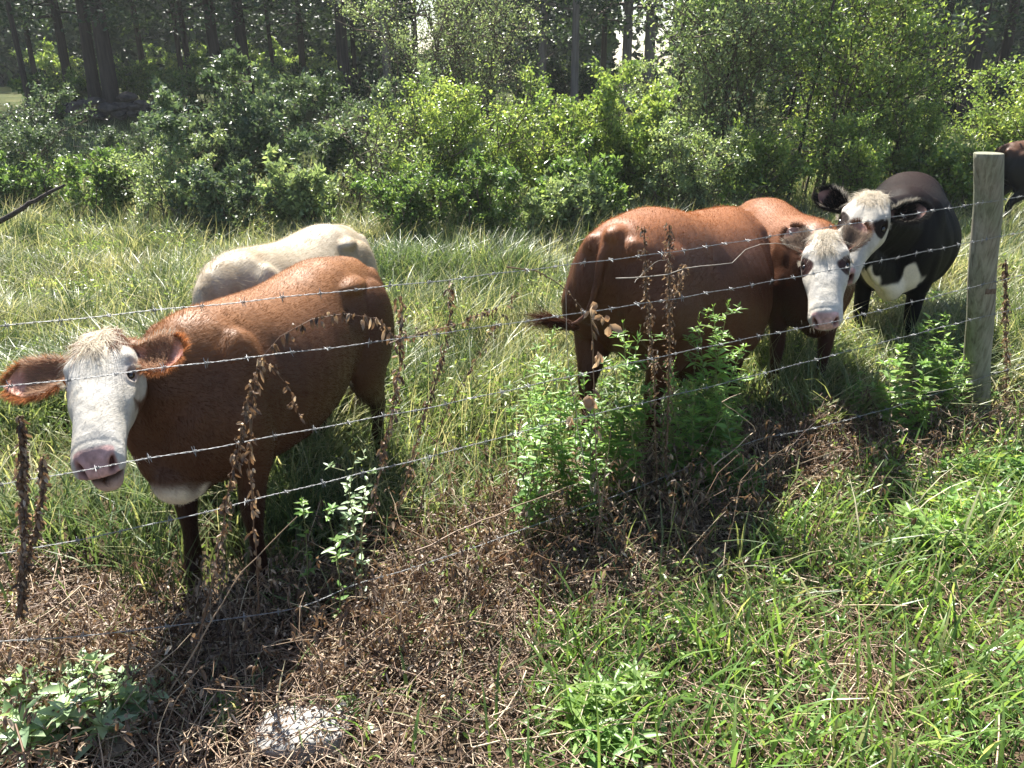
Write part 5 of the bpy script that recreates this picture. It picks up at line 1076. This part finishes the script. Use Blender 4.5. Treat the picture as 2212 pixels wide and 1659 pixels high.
# (label, px centre, distance, height, half width, material, leaves, extra)
SH = [
 ('dense dark blue-green bush at the left edge below the thin trunk', 70, 14.2, 1.85, 1.8, 'lf_dark', 15000, {}),
 ('small mid-green bush low at left between the dark bushes', 225, 12.6, 1.15, 1.0, 'lf_mid', 9000, {}),
 ('large rounded dark bush left of centre with open twiggy base', 560, 13.2, 2.15, 2.1, 'lf_dark', 22000, dict(low=0.35)),
 ('open spreading bush with pale leaf tips in front of the rounded dark bush', 400, 11.7, 1.45, 1.3, 'lf_pale', 7500, dict(clump=.8)),
 ('half-bare leaning bush with bleached twigs beside the cream cow', 830, 12.0, 2.0, 1.4, 'lf_pale', 5500, dict(dead=0.45, lean=0.25, clump=.7)),
 ('tall yellow-green bush at the centre', 1010, 12.2, 2.35, 1.35, 'lf_yel', 20000, dict(lean=0.1)),
 ('yellow-green bush right of the tall centre one', 1220, 12.5, 2.1, 1.15, 'lf_yel', 14000, {}),
 ('rounded olive-green bush above the rump of the middle brown cow', 1370, 12.9, 1.9, 1.15, 'lf_yel', 13000, {}),
 ('deep green leafy bush at the base of the centre bushes', 1060, 10.4, 1.2, 0.95, 'lf_mid', 11000, {}),
 ('low green bush at the foot of the olive bush, behind the thin bent twig', 1270, 10.9, 1.15, 0.8, 'lf_mid', 8000, {}),
 ('silvery willow bush reaching the top edge at centre', 960, 17.5, 4.9, 2.0, 'lf_pale', 19000, dict(nstem=22)),
 ('tall thin-stemmed grey-green sapling thicket right of centre', 1560, 14.0, 4.3, 1.7, 'lf_pale', 14000, dict(nstem=20)),
 ('tall airy bright green thicket behind the black cow, reaching the top edge', 1800, 13.8, 4.2, 1.6, 'lf_yel', 13000, dict(nstem=18)),
 ('yellowish bush with ragged top right of the airy thicket', 1970, 13.4, 2.05, 1.3, 'lf_yel', 14000, {}),
 ('mid-green bush directly behind the hips of the red cow', 1640, 12.4, 1.6, 1.1, 'lf_yel', 11000, {}),
 ('green bush just left above the head of the black cow', 1830, 12.2, 1.6, 1.0, 'lf_yel', 10000, {}),
 ('pale yellow bush rising at the right edge behind the fence post', 2190, 15.0, 2.6, 1.4, 'lf_yel', 14000, {}),
 ('low yellow-green bush right of the black cow', 2060, 12.4, 1.35, 0.9, 'lf_yel', 8000, {}),
 ('dark bush filling the gap between the dark rounded and the centre bushes', 780, 14.0, 1.8, 1.3, 'lf_dark', 10000, {}),
 ('low dull bush at the left edge in front of the dense dark one', 40, 12.6, 1.0, 0.9, 'lf_mid', 6000, {}),
 ('low dark bush at the foot of the stone wall', 300, 16.5, 1.0, 1.3, 'lf_dark', 8000, {}),
 ('low dark leafy bush spilling into the pasture beneath the rounded dark bush', 500, 10.9, 1.1, 1.1, 'lf_dark', 8000, {}),
 ('low grey-green bush in the gap left of the half-bare leaning bush', 670, 11.0, 1.1, 0.9, 'lf_pale', 7000, {}),
 ('dark green bush at the foot of the tall centre bush, beside the cream cow', 900, 10.3, 1.15, 0.9, 'lf_mid', 7000, {}),
 ('low bush behind the tail end of the middle brown cow', 1190, 10.4, 1.05, 0.8, 'lf_pale', 6500, {}),
 ('leafy bush behind the back of the middle brown cow', 1480, 12.0, 1.5, 1.1, 'lf_pale', 8500, {}),
 ('grey-green bush seen between the olive bush and the sapling thicket', 1430, 16.0, 2.3, 1.3, 'lf_pale', 10000, {}),
]
for k, (lab, px, Y, h, wd, mat, nl, kw) in enumerate(SH):
    kw = dict(kw); kw.setdefault('nstem', 14)
    shrub('shrub', lab, px, Y, 0, h, wd, mat, leafL=[.055, .065, .085, .06, .075][k % 5], leafW=[.014, .019, .021, .013, .018][k % 5], nleaf=nl, seed=100 + k, **kw)

# slender trunks rising through the right thicket
def pole_tree(px0, px1, Y, ytop, wpx, label, mat='trunk', name='sapling', crown=0):
    b = G(px0, 430); X0 = (px0 - 1106) / FU * (Y * CP + 2.1 * SP); b = np.array([X0, Y, float(gz(X0, Y)) - .1]); H = 6.5
    t = Y * CP; X1 = X0 + (px1 - px0) / FU * t * H / 3.6; K = 12; u = np.linspace(0, 1, K)[:, None]
    C = b + (np.array([X1, Y + 0.3, b[2] + H]) - b) * u + 0.05 * rng.normal(size=(K, 3)) * [1, 1, 0] * u
    rad = wpx / FU * t * 0.5; r = empty(name, tuple(b)); tag(r, label, 'tree')
    a = Acc().add(*tubes((C - b)[None], np.linspace(rad, rad * .4, K)[None], 8, np.array([.5]))); lf = Acc()
    for j in range(18):
        q = rng.uniform(0.35, 1); p = C[int(q * (K - 1))] - b; d = norm(rng.normal(size=3) + [0, 0, .5]); L = rng.uniform(.6, 1.4); kk = 5; c = p + d * L * np.linspace(0, 1, kk)[:, None] + .04 * rng.normal(size=(kk, 3))
        a.add(*tubes(c[None], np.linspace(rad * .35, .003, kk)[None], 5, np.array([.5])))
        m = 110; qq = rng.random(m); P = c[0] + (c[-1] - c[0]) * (qq[:, None] * .8 + .3) + 0.16 * rng.normal(size=(m, 3)); small_leaves(lf, P, rng.normal(size=(m, 3)), .075, .02, np.clip(.5 + .25 * rng.normal(size=m), 0, 1))
    a.build('trunk', M[mat], r); lf.build('crown', M['lf_mid'], r)
pole_tree(1452, 1458, 14.8, 0, 11, 'slim straight grey trunk rising through the bushes right of centre')
pole_tree(1545, 1560, 14.2, 0, 9, 'dark slender stem in the middle of the right thicket')
pole_tree(1500, 1520, 15.2, 0, 7, 'thin dark stem just right of the slim grey trunk')
pole_tree(1700, 1760, 13.4, 0, 9, 'dark stem leaning right above the red cow')
pole_tree(1660, 1730, 14.6, 0, 7, 'thin stem leaning right, behind the other leaning stem')
# fallen branch at left
def fallen_branch():
    C0 = np.array([PY(-30, 492, 8.6), PY(30, 463, 8.7), PY(70, 435, 8.8), PY(110, 415, 8.9), PY(142, 400, 9.0)]); K = 14
    C = spline(C0, K); C += 0.006 * rng.normal(size=(K, 3)); r = Acc().add(*tubes(C[None], np.linspace(0.030, 0.016, K)[None], 7, np.array([.5])))
    b = np.stack([C[9], C[9] + [-.02, 0, .12], C[9] + [0.05, 0, .2]]); r.add(*tubes(b[None], np.array([[.01, .007, .003]]), 5, np.array([.5])))
    o = r.build('fallen_branch', M['trunk'], smooth=True); tag(o, 'dark broken branch slanting out of the grass at the left edge', 'branch')
fallen_branch()

# ---- stone wall under the trees
def stone_wall():
    r = empty('stone_wall', tuple(PY(270, 262, 24.0))); tag(r, 'tumbled dark field-stone wall under the big trunk at left', 'stone wall'); r0 = np.array(r.location)
    for k in range(46):
        px = rng.uniform(150, 385); row = rng.random(); p = PY(px, 262, 24 + rng.uniform(-.2, .2)); p[2] = float(gz(p[0], p[1])) + 0.1 + 0.55 * row * (1 - 0.4 * abs(px - 270) / 130)
        s = rng.uniform(0.12, 0.26); o = rock(p - r0, (s * 1.4, s, s * .65), 'stone', None, M['darkrock'], 40 + k, cat=None); o.parent = r
stone_wall()

# ---- the wood behind
def wood_tree_proto(seed, H, rad, mat_t, nleaf, crown0, cr):
    rg = np.random.default_rng(seed); K = 14; u = np.linspace(0, 1, K)[:, None]; C = np.array([0, 0, -.3]) + np.array([rg.normal() * .25, rg.normal() * .25, H + .3]) * u + 0.05 * rg.normal(size=(K, 3)) * u
    rr = rad * (1 - 0.75 * u[:, 0]); rr[0] *= 1.35; a = Acc().add(*tubes(C[None], rr[None], 12, np.array([.5]))); lf = Acc()
    nb = 46
    for j in range(nb):
        q = crown0 + (1 - crown0) * (j + rg.random()) / nb; i = min(int(q * (K - 1)), K - 2); p = C[i] + (C[i + 1] - C[i]) * (q * (K - 1) - i); az = rg.uniform(0, 6.28); L = cr * (1.15 - 0.8 * (q - crown0) / (1 - crown0)) * rg.uniform(.6, 1.15)
        d = np.array([math.cos(az), math.sin(az), rg.uniform(-.15, .35)]); kk = 6; uu = np.linspace(0, 1, kk)[:, None]; c = p + d * L * uu - np.array([0, 0, .18]) * L * uu ** 2 + .05 * rg.normal(size=(kk, 3)) * uu
        a.add(*tubes(c[None], np.linspace(rad * .18, .008, kk)[None], 4, np.array([.5])))
        m = nleaf // nb; qq = rg.random(m) ** .7; P = c[0] + (c[-1] - c[0]) * (0.2 + 0.9 * qq[:, None]) + rg.normal(size=(m, 3)) * [.45, .45, .22]; small_leaves(lf, P, rg.normal(size=(m, 3)) * [1, 1, .5], .17 * (.6 + .7 * rg.random(m)), .05, np.clip(.45 + .25 * rg.normal(size=m), 0, 1))
    return a, lf
def wood():
    protos = []
    for k, (H, cr, c0) in enumerate([(11.5, 3.0, .27), (13, 3.2, .33), (10.5, 2.6, .26), (12, 2.8, .30)]):
        a, lf = wood_tree_proto(300 + k, H, 0.30, 'trunk', 6500, c0, cr); protos.append((a, lf))
    meshes = []
    spots = [ # px, Y, trunk width in photo units, pale, label
     (245, 25.5, 37, 0, 'thickest dark trunk at left, standing at the stone wall'), (210, 27, 28, 0, 'dark trunk just left of the thickest one'), (158, 28, 22, 0, 'dark trunk at left with its foot hidden by leaves'), (68, 24, 13, 0, 'thin crooked trunk nearest the left edge'),
     (88, 30, 12, 0, 'thin straight trunk second from the left edge'), (420, 30, 14, 0, 'thin dark trunk between the thick left one and the pair'), (480, 27, 28, 0, 'left one of the pair of dark trunks above the rounded bush'), (540, 27, 28, 0, 'right one of the pair of dark trunks above the rounded bush'),
     (400, 34, 12, 0, 'faint slim trunk deep in the wood at left'), (598, 31, 10, 0, 'slim trunk just right of the pair'), (660, 33, 16, 0, 'dark trunk deep in the wood between the pair and the lone one'), (750, 26, 28, 0, 'lone straight dark trunk left of the silvery willow'), (770, 31, 12, 0, 'thin trunk close behind the lone straight one'),
     (842, 27, 20, 1, 'pale trunk behind the left of the silvery willow'), (1170, 27, 22, 1, 'pale grey trunk above the centre bushes'), (1240, 25, 19, 1, 'pinkish grey trunk above the yellow-green bushes'), (1350, 27, 24, 1, 'left one of the grey trunks with sky between them'), (1398, 27, 26, 1, 'right one of the grey trunks with sky between them'),
     (1300, 33, 14, 0, 'dark thin trunk between the pinkish and the grey trunks'), (2010, 26, 26, 0, 'dark trunk in the shadowy trees at top right'), (2080, 24, 30, 0, 'thick dark trunk at top right'), (2150, 27, 24, 0, 'dark trunk nearest the right edge'), (1930, 29, 18, 0, 'dark trunk left of the shadowy trees at top right'),
     (1620, 31, 18, 0, 'trunk hidden behind the right thicket'), (1760, 29, 18, 0, 'trunk half hidden behind the airy thicket'), (970, 31, 20, 0, 'trunk hidden behind the silvery willow'), (1060, 29, 20, 0, 'trunk hidden behind the right side of the silvery willow'),
     (320, 33, 14, 0, 'slim trunk deep in the wood over the stone wall'), (900, 35, 16, 0, 'distant trunk behind the left part of the willow'), (2260, 25, 26, 0, 'tree at the top right corner, only its branches in view')]
    for k, (px, Y, wpx, pale, lab) in enumerate(spots):
        a, lf = protos[k % 4]; X = (px - 1106) / FU * (Y * CP + 1.4 * SP); rad = wpx / FU * (Y * CP) * 0.5; r = empty('woodland_tree', (X, Y, float(gz(X, Y))), rng.uniform(0, 6.28)); tag(r, lab, 'tree', 'trees of the wood behind the pasture')
        key = (k % 4, pale)
        if k < 4 or not meshes or key not in [m[0] for m in meshes]:
            o1 = a.build('trunk', M['trunkpale' if pale else 'trunk'], r, smooth=True); o2 = lf.build('crown', M['lf_wood'], r); meshes.append((key, o1.data, o2.data))
        else:
            md = [m for m in meshes if m[0] == key][0]; o1 = bpy.data.objects.new('trunk', md[1]); COL.objects.link(o1); o1.parent = r; o2 = bpy.data.objects.new('crown', md[2]); COL.objects.link(o2); o2.parent = r
        s = rad / 0.30; o1.scale = (s, s, 1)
    # undergrowth below the trees
    lf = Acc(); n = 60; st = Acc()
    US = [(110, 25, 'between the two leftmost thin trunks', 1), (190, 27.5, 'left of the big trunk by the stone wall', 1), (300, 29, 'behind the stone wall, right of the big trunk', 1), (345, 27, 'above the right end of the stone wall', 1), (420, 26, 'at the foot of the thin trunk left of the pair', 1),
          (510, 29.5, 'between the pair of dark trunks', 0), (600, 25.5, 'right of the pair of dark trunks', 1), (660, 28, 'below the trunk deep in the wood', 0), (710, 24, 'left of the lone straight trunk', 1), (800, 25, 'right of the lone straight trunk', 0), (890, 24, 'behind the left edge of the silvery willow', 1),
          (1010, 27, 'hidden behind the middle of the silvery willow', 0), (1130, 24, 'left of the pale grey trunk', 1), (1205, 28, 'between the pale grey and the pinkish trunk', 0), (1275, 26, 'right of the pinkish grey trunk', 0), (1500, 24, 'behind the slim grey stem of the thicket', 1), (1600, 27, 'behind the middle of the right thicket', 0),
          (1700, 24, 'behind the leaning stems', 0), (1840, 25, 'behind the airy thicket', 0), (1930, 23, 'left of the shadowy trees at top right', 0), (2040, 25, 'between the dark trunks at top right', 0), (2110, 22, 'right of the thick dark trunk at top right', 0), (2210, 24, 'in the shade at the top right corner', 0)]
    for k, (px, Y, where, bright) in enumerate(US):
        X = (px - 1106) / FU * (Y * CP + 1.4 * SP); h = rng.uniform(1.0, 1.7)
        s_, l_ = shrub_proto('u', h, h * .85, 7, 'lf_wood', .10, .032, 2600, seed=500 + k)
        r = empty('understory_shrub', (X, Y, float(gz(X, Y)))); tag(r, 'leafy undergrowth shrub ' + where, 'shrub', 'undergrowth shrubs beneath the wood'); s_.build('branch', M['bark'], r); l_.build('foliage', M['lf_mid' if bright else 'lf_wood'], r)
    for k, (px, Y, where) in enumerate([(150, 38, 'at the far left'), (340, 39, 'seen over the stone wall'), (450, 40, 'behind the pair of dark trunks'), (620, 38, 'right of the pair of dark trunks'), (710, 40, 'behind the lone straight trunk'), (1260, 39, 'between the pinkish and the grey trunks'), (1900, 38, 'behind the shadowy trees at top right')]):
        X = (px - 1106) / FU * (Y * CP + 1.4 * SP); h = rng.uniform(1.6, 2.3)
        s_, l_ = shrub_proto('u', h, h * 1.1, 8, 'lf_yel', .13, .045, 3000, seed=540 + k)
        r = empty('edge_shrub', (X, Y, float(gz(X, Y)))); tag(r, 'sunlit yellow-green shrub beyond the wood, ' + where, 'shrub', 'sunlit shrubs at the far edge of the wood'); s_.build('branch', M['bark'], r); l_.build('foliage', M['lf_yel'], r)
    # far wood: one dense leafy mass with a gap where the sky shows
    n = 260000; x = rng.uniform(-75, 80, n); y = rng.uniform(58, 74, n); z = rng.random(n) ** 0.8 * (13 + 4 * vnoise(x, y, 9)) + 0.3; u = 1106 + FU * x / (y * CP)
    keep = TH(n) < 2
    n2 = 60000; x2 = rng.uniform(-45, 48, n2); y2 = rng.uniform(43, 52, n2); z2 = 1.6 + rng.random(n2) * 10; u2 = 1106 + FU * x2 / (y2 * CP); k2 = ~((u2 > 1320) & (u2 < 1460)) & ~((u2 > 890) & (u2 < 950)) & (vnoise(x2, z2 + y2, 2.2) + 0.05 * z2 > 0.35); x2, y2, z2 = x2[k2], y2[k2], z2[k2]; n2 = len(x2)
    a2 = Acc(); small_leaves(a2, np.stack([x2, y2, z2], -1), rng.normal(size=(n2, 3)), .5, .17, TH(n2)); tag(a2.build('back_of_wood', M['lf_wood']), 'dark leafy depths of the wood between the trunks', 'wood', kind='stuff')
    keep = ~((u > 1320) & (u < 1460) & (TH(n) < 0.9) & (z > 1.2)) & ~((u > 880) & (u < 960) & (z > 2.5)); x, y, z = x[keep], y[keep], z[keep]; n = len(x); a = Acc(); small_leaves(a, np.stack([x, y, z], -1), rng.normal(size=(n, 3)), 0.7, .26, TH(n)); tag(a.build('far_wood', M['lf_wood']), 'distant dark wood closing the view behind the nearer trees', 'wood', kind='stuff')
wood()
